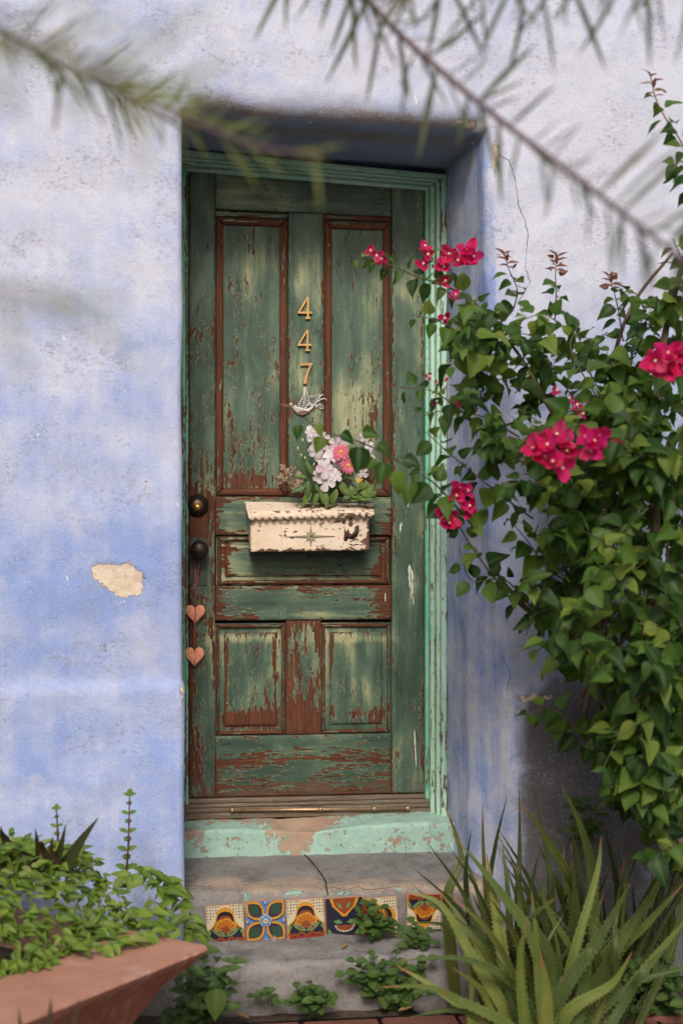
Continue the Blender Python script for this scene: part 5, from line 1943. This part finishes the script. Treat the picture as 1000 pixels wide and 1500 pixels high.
shoot([(735, 480, 3.62), (690, 440, 3.58), (650, 418, 3.55), (610, 405, 3.53), (570, 388, 3.5), (524, 376, 3.48)], (.042, .062), .020, .003)
shoot([(650, 420, 3.56), (640, 392, 3.55), (628, 370, 3.55)], (.03, .045), .022)
shoot([(720, 505, 3.56), (680, 490, 3.52), (640, 470, 3.5), (600, 460, 3.5)], (.05, .07), .022)
shoot([(705, 560, 3.55), (690, 520, 3.52), (680, 480, 3.5)], (.045, .065), .020, bronze=.25)
shoot([(700, 780, 3.48), (640, 712, 3.42), (600, 686, 3.38)], (.055, .075), .024, .003)
shoot([(600, 686, 3.38), (560, 662, 3.35), (520, 645, 3.32), (475, 632, 3.30), (448, 614, 3.28), (426, 597, 3.28)], (.06, .07), .9, .0024)
for u, v, px, dx, dz in ((437, 622, 22, -.2, -1), (462, 622, 20, .5, -.6), (470, 640, 26, -.3, -1), (500, 634, 24, .6, -.5), (530, 634, 26, .7, -.1), (526, 655, 40, -.1, -1), (553, 650, 26, .6, -.5), (562, 678, 34, -.3, -1), (578, 690, 34, .3, -1), (590, 672, 28, .8, -.3), (548, 672, 24, -.7, -.6), (600, 705, 36, -.2, -1)):
    heroes.append((random.randrange(4), P(u, v, 3.30), frame(P(u, v, 3.29), (dx, -.25, dz), (rv(-.3, .3), -1, rv(.2, .6)), (px * 1.1 / F * 3.3, px / F * 3.3))))
for u, v, dx, dz in ((427, 597, -.8, .3), (430, 600, -.6, -.7), (428, 596, .4, .8), (436, 606, .8, .2)):
    inst('leaf', bz[0], bush, frame(P(u, v, 3.27), (dx, -.2, dz), (0, -1, .4), 17 / F * 3.27))
shoot([(720, 640, 3.5), (672, 600, 3.48), (630, 572, 3.46), (575, 568, 3.44)], (.05, .07), .022, bronze=.12)
shoot([(760, 640, 3.5), (705, 610, 3.48), (650, 602, 3.46), (618, 610, 3.45)], (.05, .07), .020)
shoot([(780, 760, 3.52), (720, 715, 3.50), (665, 670, 3.48), (622, 632, 3.46)], (.055, .078), .023)
shoot([(860, 985, 3.62), (800, 920, 3.60), (745, 872, 3.56), (700, 815, 3.5), (665, 760, 3.45), (640, 725, 3.43)], (.055, .075), .036, .0034)
shoot([(790, 905, 3.6), (740, 850, 3.55), (690, 850, 3.5), (672, 800, 3.48)], (.05, .07), .034)
shoot([(752, 452, 3.6), (757, 425, 3.58), (745, 395, 3.57), (738, 372, 3.57)], (.04, .055), .013, .0022, .4, mat=M_REDTWIG)
shoot([(812, 470, 3.6), (814, 430, 3.58), (813, 400, 3.57), (816, 376, 3.57)], (.05, .06), .014, .0022, .45, mat=M_REDTWIG)
shoot([(912, 500, 3.6), (905, 455, 3.58), (898, 425, 3.57), (890, 405, 3.57)], (.04, .055), .013, .0022, .4, mat=M_REDTWIG)
shoot([(1030, 300, 3.2), (1000, 215, 3.22), (975, 175, 3.24), (960, 145, 3.25), (952, 112, 3.25)], (.04, .058), .021, .0024, .18, mat=M_REDTWIG)
shoot([(1020, 290, 3.2), (1000, 238, 3.15), (985, 248, 3.12)], (.05, .06), .02)
shoot([(930, 520, 3.6), (945, 470, 3.55), (930, 430, 3.5), (905, 440, 3.48)], (.05, .07), .019)
shoot([(985, 480, 3.5), (990, 430, 3.4), (1000, 390, 3.3), (985, 350, 3.25)], (.06, .08), .019)
shoot([(870, 560, 3.5), (840, 500, 3.45), (800, 462, 3.42), (760, 470, 3.42)], (.055, .075), .019)
shoot([(900, 620, 3.4), (860, 560, 3.35), (835, 510, 3.34), (845, 478, 3.35)], (.05, .07), .019)
shoot([(870, 700, 3.4), (800, 660, 3.35), (740, 640, 3.32), (700, 660, 3.32)], (.06, .08), .020)
shoot([(880, 780, 3.35), (830, 735, 3.28), (775, 705, 3.25), (730, 720, 3.25)], (.065, .085), .021)
shoot([(940, 700, 3.25), (900, 670, 3.18), (860, 690, 3.12), (835, 720, 3.1)], (.075, .095), .022)
shoot([(1010, 760, 3.2), (960, 700, 3.12), (930, 660, 3.08), (905, 640, 3.05)], (.08, .10), .022)
shoot([(840, 860, 3.5), (800, 830, 3.45), (770, 790, 3.42), (745, 760, 3.42)], (.055, .075), .021)
shoot([(1010, 900, 3.2), (970, 940, 3.15), (945, 1010, 3.12), (940, 1090, 3.1), (960, 1160, 3.1)], (.07, .09), .017)
shoot([(990, 1000, 3.3), (930, 1030, 3.25), (900, 1090, 3.2), (880, 1130, 3.2)], (.05, .07), .019)
shoot([(960, 1040, 3.2), (930, 1110, 3.16), (935, 1160, 3.14), (950, 1190, 3.12)], (.06, .08), .016)
shoot([(850, 1080, 3.5), (820, 1045, 3.5), (790, 1040, 3.5), (770, 1052, 3.5)], (.05, .07), .018)
shoot([(870, 900, 3.45), (820, 890, 3.42), (785, 900, 3.4), (770, 930, 3.4)], (.055, .07), .019)

# the dense body: short twigs with leaves through its whole depth
BODY_POLY = [((655, 440), (720, 455), (800, 478), (870, 500), (930, 440), (1010, 410), (1010, 720), (880, 720), (760, 680), (700, 640), (660, 560)), ((815, 600), (1010, 540), (1010, 1160), (945, 1120), (905, 1010), (830, 945), (785, 880), (800, 800), (790, 700)), ((905, 980), (1010, 980), (1010, 1250), (960, 1215), (930, 1170), (890, 1090))]


def inside(poly, u, v):
    r = False
    n = len(poly)
    for i in range(n):
        (x1, y1), (x2, y2) = poly[i], poly[(i + 1) % n]
        if (y1 > v) != (y2 > v) and u < (x2 - x1) * (v - y1) / (y2 - y1) + x1:
            r = not r
    return r


tw = MB()
for pi, (nt, ya, yb_) in enumerate(((64, 3.32, 3.74), (235, 3.05, 3.80), (95, 3.12, 3.80))):
    poly = BODY_POLY[pi]
    k = 0
    while k < nt:
        u, v = rv(640, 1010), rv(400, 1300)
        if not inside(poly, u, v):
            continue
        if pi == 0 and nz(u * .017, v * .017, 5) < -.12:
            continue
        k += 1
        y = rv(ya, yb_)
        a = P(u, v, y)
        d = (rvec() + Vector((-.3, -.3, .2))).normalized()
        L = rv(.09, .17)
        pts = [a, a + d * L * .5 + Vector((0, 0, .006)), a + d * L + Vector((0, 0, -.012))]
        tw.tube(pts, [.0018, .0014, .0008], 4)
        for q in range(random.randint(5, 8)):
            f = (q + 1) / 8
            p = a + d * L * f
            o = d.orthogonal().normalized()
            an = q * 2.4 + rnd()
            add_leaf(mass, p, (o * math.cos(an) + d.cross(o) * math.sin(an)) + d * .4, rv(.028, .07))
    # outside the frame the shrub goes on
for k in range(60):
    a = Vector((rv(1.45, 1.9), rv(3.0, 3.75), rv(.5, 2.0)))
    d = rvec()
    for q in range(6):
        add_leaf(mass, a + d * .02 * q, rvec(), rv(.055, .08))
tw.build('twigs', M_TWIG, bush)['kind'] = 'stuff'
for k in range(5):
    pts = [(880 + rv(-40, 40), 1000 + rv(-60, 60), 3.6), (880 + rv(-100, 100), 850 + rv(-60, 60), 3.5), (880 + rv(-120, 110), 650 + rv(-80, 80), 3.45)]
    limb(pts, .006, .002)
allv = [h for h in heroes if proj(h[1])[0] < 1012]
rest = [h for h in heroes if proj(h[1])[0] >= 1012]
mvis = sorted([h for h in mass if proj(h[1])[0] < 1005], key=lambda h: h[1].y)
room = max(0, 296 - len(allv))
print('bougainvillea leaves', len(allv), len(mass))
if len(allv) > 296:
    allv.sort(key=lambda h: h[1].y)
    rest += allv[296:]
    allv = allv[:296]
for k, p, m4 in allv:
    inst('leaf', bl_[k], bush, m4)
for k, p, m4 in mvis[:room]:
    inst('leaf', bl_[k], bush, m4)
ids = set(id(h) for h in mvis[:room])
stuff_mesh('foliage', bl_, [(k, m4) for h in mass if id(h) not in ids for (k, p, m4) in [h]] + [(k, m4) for k, p, m4 in rest], M_BOUG, bush)

# magenta bracts
br = [leaf_shape([(0, .06), (.1, .22), (.3, .36), (.52, .38), (.74, .27), (.9, .12), (1, .01)], f, d, 0, M_BRACT, 'bract', wav=.09) for f, d in ((.3, -.25), (.5, -.4))]
M_TUBE = plain('cream_flower', (0.75, 0.62, 0.45), .6)


def bract_flower(u, v, y, px, face_=None):
    c = P(u, v, y)
    f = (Vector(face_) if face_ else Vector((rv(-.7, .5), -1, rv(-.3, .7)))).normalized()
    b = f.orthogonal().normalized()
    d = f.cross(b)
    L = px * 1.15 / F * y
    fl = MB()
    fl.tube([c - f * .004, c + f * .006, c + f * .013], [.0012, .0014, .0016], 5)
    fl.lathe(c + f * .013, f, [(.0015, 0), (.0036, .0006), (.002, .0012)], 6)
    fo = fl.build('flower', M_TUBE, bush)
    off = rnd() * 6
    for k in range(3):
        a = off + k * 2.094
        r_ = b * math.cos(a) + d * math.sin(a)
        inst('bract', br[k % 2], fo, frame(c + r_ * .002 - f * .004, r_ + f * .55, f - r_ * .4, L * rv(.9, 1.1)))
    return fo


def cluster(lst, y, px):
    for u, v in lst:
        bract_flower(u, v, y + rv(-.015, .015), px * rv(.9, 1.1))


cluster([(552, 374), (560, 379), (541, 370)], 3.48, 11)
cluster([(622, 365), (620, 388), (626, 372)], 3.52, 13)
cluster([(652, 378), (660, 372), (668, 384), (650, 390)], 3.52, 16)
cluster([(684, 370), (694, 376), (680, 382)], 3.50, 18)
cluster([(648, 414), (664, 435), (652, 466), (690, 455)], 3.54, 12)
cluster([(627, 551), (651, 556), (640, 562), (636, 588), (672, 592)], 3.46, 7)
cluster([(845, 595), (862, 590), (850, 607), (835, 585), (812, 574), (880, 596)], 3.3, 9)
cluster([(787, 648), (802, 655), (815, 640), (825, 650), (808, 680), (798, 672), (822, 685), (832, 662), (780, 658)], 2.97, 22)
cluster([(858, 640), (872, 650), (862, 660), (878, 638)], 2.95, 22)
cluster([(908, 655), (914, 660)], 3.2, 15)
cluster([(960, 528), (978, 520), (992, 530), (975, 540), (1000, 515), (955, 540), (1002, 545)], 2.95, 26)
cluster([(652, 752), (660, 760), (646, 760), (656, 768)], 3.42, 16)
cluster([(672, 715), (682, 722), (668, 724), (690, 742), (686, 748)], 3.42, 15)

# ------------------------------------------------------------------ aloe clump in the right corner
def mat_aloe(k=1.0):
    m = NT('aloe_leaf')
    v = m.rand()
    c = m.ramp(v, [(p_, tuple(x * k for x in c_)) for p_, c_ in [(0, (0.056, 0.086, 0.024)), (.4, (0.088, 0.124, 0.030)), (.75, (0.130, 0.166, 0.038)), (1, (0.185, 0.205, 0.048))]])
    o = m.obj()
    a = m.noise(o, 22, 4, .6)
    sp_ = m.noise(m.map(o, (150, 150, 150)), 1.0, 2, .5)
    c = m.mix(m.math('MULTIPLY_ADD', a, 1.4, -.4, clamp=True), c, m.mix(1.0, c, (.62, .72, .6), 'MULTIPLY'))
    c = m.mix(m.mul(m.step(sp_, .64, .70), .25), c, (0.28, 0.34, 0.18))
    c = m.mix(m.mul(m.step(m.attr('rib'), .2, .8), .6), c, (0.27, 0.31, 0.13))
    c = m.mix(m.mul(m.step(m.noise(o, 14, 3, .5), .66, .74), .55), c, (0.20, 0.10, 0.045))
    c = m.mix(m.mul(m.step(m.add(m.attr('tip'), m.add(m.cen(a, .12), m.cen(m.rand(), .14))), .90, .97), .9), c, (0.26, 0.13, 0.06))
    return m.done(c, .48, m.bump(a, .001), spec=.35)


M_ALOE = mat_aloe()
M_ALOE_SHADED = mat_aloe(.55)  # darker copy: shade inside the clump put into the leaf colour
aloe = thing('aloe_clump', 'clump of long spiky toothed aloe leaves right of the steps', 'aloe', P(800, 1560, 3.4))
HERO = [([(655, 1320), (675, 1255), (647, 1168)], 13, 3.62), ([(838, 1310), (800, 1228), (757, 1170)], 13, 3.50), ([(868, 1300), (851, 1215), (822, 1150)], 14, 3.45), ([(795, 1430), (778, 1372), (725, 1298), (668, 1228)], 20, 3.38), ([(905, 1330), (900, 1280), (880, 1192)], 11, 3.55),
        ([(880, 1410), (950, 1320), (990, 1230)], 15, 3.45), ([(835, 1415), (872, 1285), (880, 1225)], 14, 3.32), ([(815, 1465), (880, 1370), (922, 1295)], 20, 3.22), ([(805, 1430), (798, 1390), (779, 1346), (812, 1316)], 17, 3.26), ([(745, 1490), (690, 1400), (645, 1325), (592, 1307)], 15, 3.24),
        ([(755, 1445), (680, 1405), (585, 1407)], 12, 3.20), ([(745, 1505), (675, 1468), (625, 1446), (555, 1446)], 14, 3.12), ([(725, 1515), (640, 1450), (580, 1414)], 14, 3.14), ([(767, 1510), (760, 1410), (772, 1342)], 16, 3.14), ([(835, 1480), (895, 1442), (925, 1395)], 15, 3.2),
        ([(757, 1330), (760, 1250), (760, 1155)], 10, 3.62), ([(712, 1320), (707, 1240), (706, 1178)], 7, 3.68), ([(715, 1320), (725, 1240), (742, 1167)], 8, 3.68), ([(806, 1330), (800, 1250), (780, 1150)], 11, 3.62), ([(900, 1400), (950, 1350), (1000, 1295)], 15, 3.45), ([(870, 1445), (935, 1340), (975, 1282)], 15, 3.40),
        ([(850, 1330), (846, 1260), (830, 1200)], 9, 3.66), ([(930, 1360), (960, 1290), (1005, 1250)], 13, 3.55), ([(690, 1350), (682, 1280), (690, 1215)], 10, 3.6), ([(735, 1390), (722, 1310), (712, 1250)], 15, 3.42), ([(830, 1400), (840, 1320), (836, 1235)], 12, 3.5), ([(770, 1380), (765, 1320), (745, 1250)], 12, 3.48),
        ([(890, 1420), (900, 1350), (915, 1250)], 12, 3.5), ([(850, 1420), (800, 1330), (790, 1275)], 12, 3.42), ([(700, 1420), (660, 1360), (600, 1350)], 10, 3.40), ([(720, 1440), (690, 1370), (640, 1300)], 11, 3.44), ([(860, 1500), (930, 1440), (1000, 1420)], 14, 3.25), ([(800, 1520), (800, 1450), (790, 1390)], 17, 3.1), ([(690, 1500), (690, 1440), (670, 1380)], 9, 3.3),
        ([(740, 1500), (665, 1480), (600, 1490)], 9, 3.15), ([(880, 1500), (960, 1400), (1010, 1340)], 16, 3.3)]
for i, (pts, w, y) in enumerate(HERO):
    q = [P(u, v, y - .035 * k * (1 if i % 3 else -.4)) for k, (u, v) in enumerate(pts)]
    r0 = pts[0]
    r1 = pts[1]
    kx = (max(r0[1] + 60, 1530) - r0[1]) / max(30, r0[1] - r1[1])
    root = P(lerp(r0[0] + (r0[0] - r1[0]) * min(1.0, kx) * .5, 800, .15), max(r0[1] + 60, 1530), y + .05)
    root.z = max(root.z, .01)
    w = w * (.98 if w > 14 else .88)
    strap('leaf', aloe, [root] + q, w * .82 / F * y, M_ALOE if y < 3.46 else M_ALOE_SHADED, .5, (rv(-.5, .3), -1, .45), teeth=1, thick=.3, seg=18)
for k in range(64):
    y = rv(3.42, 3.80)
    ub = rv(690, 985)
    L = rv(100, 230)
    lean = rv(-.5, .4) + (ub - 800) / 420
    ut, vt = ub + lean * L, rv(1205, 1330)
    if vt < 1290 and ub < 700:
        vt = 1300
    b0 = P(lerp(ub, 800, .3), 1510, y)
    b0.z = .0
    strap('leaf', aloe, [b0, P(ub, lerp(1480, vt, .35), y), P(ub + lean * L * .4, lerp(1480, vt, .7), y), P(ut, vt, y + rv(-.1, .05))], rv(4, 8) / F * y, M_ALOE_SHADED, .45, (rv(-.6, .6), -1, .3), teeth=1, thick=.22, seg=15)

for k in range(26):
    y = rv(3.18, 3.45)
    ub = rv(720, 930)
    lean = rv(-.5, .5) + (ub - 810) / 260
    vt = rv(1300, 1420)
    L = 1500 - vt
    b0 = P(lerp(ub, 810, .4), 1540, y)
    b0.z = max(.0, b0.z)
    strap('leaf', aloe, [b0, P(ub + lean * L * .12, lerp(1500, vt, .35), y), P(ub + lean * L * .45, lerp(1500, vt, .7), y - .03), P(ub + lean * L, vt, y + rv(-.1, .05))], rv(6, 11) / F * y, M_ALOE if k % 2 else M_ALOE_SHADED, .5, (rv(-.6, .6), -1, .3), teeth=1, thick=.26, seg=15)

# ------------------------------------------------------------------ small herbs on and below the steps
M_HERB = mat_leaf('herb_leaf', [(0, (0.045, 0.095, 0.022)), (.5, (0.070, 0.130, 0.030)), (1, (0.105, 0.170, 0.040))], .5, .28, (0.11, 0.17, 0.06))
hl = [leaf_shape(ROUND, .25, d, 0, M_HERB, 'leaf') for d in (.15, .4)]
hv = [leaf_shape([(0, .02), (.06, .22), (.2, .34), (.4, .33), (.65, .22), (.86, .09), (1, .004)], .25, .3, 0, M_HERB, 'leaf')]


def herb(label, base, tips, y, px, gap=13, meshes=hl, dy=.05, name='herb_plant', cat='plant'):
    b0 = P(base[0], base[1], y)
    t = thing(name, label, cat, b0)
    for (u, v) in tips:
        yy = y - rv(0, dy)
        tip = P(u, v, yy)
        st_ = P(base[0] + rv(-8, 8), base[1], y)
        mid_ = st_.lerp(tip, .5) + Vector((0, 0, .012))
        c = crv([st_, mid_, tip], 6)
        MB().tube(c, [lerp(.0016, .0008, i / (len(c) - 1)) for i in range(len(c))], 5).build('stem', M_STEMG, t)
        L = (tip - st_).length
        n_ = max(2, int(L / (gap / F * y)))
        for k in range(n_ + 1):
            f = (k + .6) / (n_ + .6)
            if f < .25:
                continue
            p = c[min(len(c) - 1, int(f * (len(c) - 1)))]
            an = k * 1.57 + rv(-.3, .3)
            for s in (0, math.pi):
                d = Vector((math.cos(an + s), -.3 + .8 * math.sin(an + s), rv(-.1, .5)))
                inst('leaf', meshes[random.randrange(len(meshes))], t, frame(p, d, Vector((rv(-.3, .3), -.7, 1)), px * rv(.75, 1.15) * (1 - .3 * f) / F * y))
    return t


herb('leafy green herb growing on the lower step in front of the tiles', (548, 1384), [(525, 1338), (540, 1322), (556, 1330), (572, 1345), (580, 1362), (560, 1362), (530, 1362), (548, 1345)], 3.86, 22, 14)
herb('low bushy herb with rounded leaves at the right foot of the steps', (575, 1480), [(505, 1425), (520, 1408), (545, 1402), (560, 1412), (580, 1395), (585, 1420), (610, 1420), (540, 1435), (520, 1440), (560, 1440), (595, 1445), (622, 1452), (605, 1470), (575, 1462), (625, 1405)], 3.70, 24, 15)
herb('small herb tuft at the foot of the lower step, centre bottom', (457, 1492), [(437, 1448), (455, 1442), (475, 1452), (486, 1468), (430, 1470), (460, 1465)], 3.66, 26, 16)
herb('herb between the upside down tile and the aloe', (607, 1395), [(590, 1372), (605, 1352), (622, 1362), (632, 1380), (598, 1385), (612, 1372)], 3.80, 24, 14)
herb('single low leafy stem at the left foot of the lower step', (395, 1478), [(372, 1458), (392, 1452), (408, 1468)], 3.68, 20, 15)
herb('dark creeper with pointed leaves hanging between planter and steps', (290, 1500), [(300, 1392), (318, 1402), (335, 1420), (345, 1440), (322, 1448), (300, 1430), (285, 1445), (270, 1460), (310, 1470), (330, 1478), (290, 1475), (255, 1480), (340, 1408), (262, 1440), (278, 1412), (305, 1455), (348, 1470), (270, 1495), (312, 1495), (240, 1500)], 3.60, 30, 20, hv, .16, 'creeper')
hh = inst('leaf', hv[0], bpy.data.objects['creeper'], frame(P(318, 1448, 3.42), (-.1, -.2, -1), (-.1, -1, .4), 48 / F * 3.42))
herb('shaded ground plant under the bougainvillea at the right edge', (960, 1500), [(900, 1440), (925, 1420), (950, 1410), (975, 1405), (995, 1420), (985, 1450), (940, 1455), (910, 1475), (965, 1440), (1000, 1470), (930, 1480), (880, 1490)], 3.62, 30, 22, hl, .2)
herb('dark sprig against the dark grey wall above the aloe', (850, 1260), [(835, 1180), (850, 1172), (868, 1185), (880, 1195), (842, 1200), (860, 1205)], 3.78, 26, 20, hv, .05, 'sprig')

# fallen bits
M_DEAD = mat_leaf('dead_leaf', [(0, (0.24, 0.13, 0.05)), (1, (0.32, 0.20, 0.09))], .8, .1, (0.2, 0.1, 0.04))
dl = leaf_shape(LANCE, .4, -.2, 0, M_DEAD, 'dry_leaf')


def fallen(u, v, z, L, ang, label):
    y = 3.7
    for _ in range(6):
        p = P(u, v, y)
        y *= (CAMZ - z) / (CAMZ - p.z)
    p = P(u, v, y)
    o = bpy.data.objects.new('dry_leaf', dl)
    COL.objects.link(o)
    o.matrix_world = frame(Vector((p.x, p.y, z + .004)), (math.cos(ang), math.sin(ang), .08), (0.1, -.1, 1), L)
    return tag(o, label, 'leaf')


fallen(583, 1483, .008, .062, .15, 'curled dry brown leaf on the bricks below the steps')
fallen(282, 1258, .296, .035, -.3, 'small dark dry leaf on the upper step by the left jamb')
fallen(632, 1252, .296, .03, 2.2, 'tiny brown leaf on the upper step by the right jamb')
fallen(500, 1391, .137, .03, .8, 'small fallen leaf on the lower step below the navy tile')
fallen(365, 1494, .006, .045, 2.6, 'dry leaf on the ground left of the centre herb')
fallen(425, 1404, .135, .022, 2.9, 'scrap of dry leaf near the edge of the lower step')
o = MB()
p = P(401, 1378, 3.90)
V = []
st_ = MB()
st_.lathe(p + Vector((0, 0, -.008)), (.15, 0, 1), [(.006, 0), (.0095, .003), (.010, .008), (.006, .015), (.003, .020), (.0006, .024)], 8)
st_.v = [(a + .0012 * nz(a * 200, b * 200, c * 200), b, c + .0012 * nz(a * 150, c * 150, 4)) for a, b, c in st_.v]
tag(st_.build('snail_shell', plain('pebble', (0.30, 0.22, 0.16), .8, .3, 200, .001)), 'tiny brownish shell resting at the foot of the blue flower tile', 'shell')
rk = MB()
bm = bmesh.new()
bmesh.ops.create_icosphere(bm, subdivisions=3, radius=1)
c = P(632, 1472, 3.66)
rk.add([(c.x + v.co.x * .055 * (1 + .25 * nz(v.co.x * 1.5, v.co.y * 1.5, v.co.z * 1.5)), c.y + v.co.y * .04, max(-.01, c.z + v.co.z * .03 * (1 + .3 * nz(v.co.x * 2, v.co.y * 2, 3)))) for v in bm.verts], [tuple(v.index for v in f.verts) for f in bm.faces])
bm.free()
tag(rk.build('stone', plain('dark_stone', (0.10, 0.09, 0.085), .9, .4, 40, .004)), 'grey stone beside the herb at the right foot of the steps', 'stone')

# ------------------------------------------------------------------ overhanging tree, its twigs close to the lens
M_NARROW = mat_leaf('narrow_leaf', [(0, (0.038, 0.050, 0.028)), (.6, (0.065, 0.078, 0.036)), (1, (0.13, 0.135, 0.045))], .55, .3, (0.12, 0.13, 0.06))
M_TREEBARK = plain('grey_bark', (0.13, 0.09, 0.075), .9, .35, 30, .004)
M_TWIGP = plain('purplish_twig', (0.12, 0.075, 0.072), .75, .25, 60, .0)
M_YOUNG = mat_leaf('young_narrow_leaf', [(0, (0.15, 0.18, 0.05)), (1, (0.24, 0.25, 0.07))], .55, .4, (0.25, 0.25, 0.1))
NPROF = [(0, .015), (.12, .035), (.35, .05), (.6, .046), (.82, .03), (1, .004)]
nl = [leaf_shape(NPROF, .3, d, 0, M_NARROW, 'leaf') for d in (.15, .55, -.35, -.1)]
yl = [leaf_shape(NPROF, .3, d, 0, M_YOUNG, 'leaf') for d in (.15, .55, -.35, -.1)]
tree = thing('overhanging_tree', 'narrow leaved tree whose thin blurred twigs hang across the top of the view', 'tree', (-1.35, 1.1, 0))
tr = crv([(-1.35, 1.1, -.05), (-1.32, 1.1, .8), (-1.38, 1.12, 1.7), (-1.3, 1.15, 2.6)], 6)
MB().tube(tr, [lerp(.075, .045, i / (len(tr) - 1)) for i in range(len(tr))], 10).build('trunk', M_TREEBARK, tree)


def tbranch(pts, r0, r1, mat=M_TREEBARK):
    c = crv(pts, 8)
    MB().tube(c, [lerp(r0, r1, i / (len(c) - 1)) for i in range(len(c))], 7).build('branch', mat, tree)
    return c


T0 = Vector((-1.3, 1.15, 2.6))
tbranch([T0, (-1.0, 1.3, 2.75), (-.5, 1.7, 2.7), (.1, 2.0, 2.45), P(500, -60, 1.95)], .03, .005)
tbranch([(-1.36, 1.12, 2.1), (-.9, 1.2, 2.2), (-.5, 1.4, 2.05), P(-60, 5, 1.5)], .02, .005)
tbranch([(-1.36, 1.12, 1.5), (-.9, .9, 1.75), (-.4, .8, 1.72), P(-120, 60, .8)], .015, .003)
tbranch([(.0, 1.95, 2.5), (.3, 1.9, 2.5), (.8, 1.75, 2.4), P(1060, -70, 1.7)], .010, .003)


def fol(pts, r, n, px, y_of=None, angs=((-95, 25), (-20, 25)), meshes=None, skip=0.0):
    c = crv([P(*q) for q in pts], 10)
    MB().tube(c, [lerp(r, r * .6, i / (len(c) - 1)) for i in range(len(c))], 6).build('branch', M_TWIGP, tree)
    for k in range(n):
        s = lerp(skip, 1, min(1, max(0, (k + rv(-1.2, 1.8)) / n)))
        i = min(len(c) - 1, int(s * (len(c) - 1)))
        p = c[i]
        a0, spread = angs[k % len(angs)]
        a = math.radians(a0 + rv(-spread, spread))
        L = px * rv(.4, 1.2) / F * p.y
        inst('leaf', (meshes or nl)[random.randrange(4)], tree, frame(p, (math.cos(a), rv(-.35, .35), math.sin(a)), (rv(-.6, .6), -1, rv(-.3, .8)), (L * rv(.45, .75), L)))


fol([(-60, 5, 1.5), (30, 60, 1.55), (95, 100, 1.6), (160, 130, 1.64), (270, 190, 1.7)], .0030, 44, 85, angs=((-80, 25), (5, 25), (35, 20), (-60, 20)))
fol([(160, 130, 1.64), (215, 150, 1.6), (300, 185, 1.55), (380, 215, 1.45), (470, 228, 1.35)], .0034, 34, 80, meshes=yl, angs=((-70, 30), (0, 22), (25, 25)))
fol([(500, -60, 1.95), (560, 25, 1.88), (700, 150, 1.74), (850, 265, 1.58), (960, 350, 1.44), (1040, 410, 1.36)], .0050, 84, 126, angs=((-95, 18), (38, 16), (-70, 20), (20, 25)))
fol([(420, -55, 1.9), (560, -30, 1.85), (680, -30, 1.8), (800, -25, 1.75), (920, -25, 1.7), (1060, -40, 1.65)], .0028, 46, 116, angs=((-95, 22), (-70, 20), (-120, 20)))
fol([(-120, 60, .80), (40, 60, .78), (140, 90, .76), (200, 150, .74)], .0014, 34, 150, meshes=yl, angs=((-70, 40), (-20, 30), (40, 20)))
fol([(-160, 380, .72), (-40, 420, .70), (40, 430, .68), (90, 440, .68)], .0014, 16, 140, meshes=yl, angs=((-10, 25), (-50, 25)))
tbranch([(-.5, .82, 1.72), (-.35, .75, 1.6), P(-160, 380, .72)], .003, .0016, M_TWIGP)
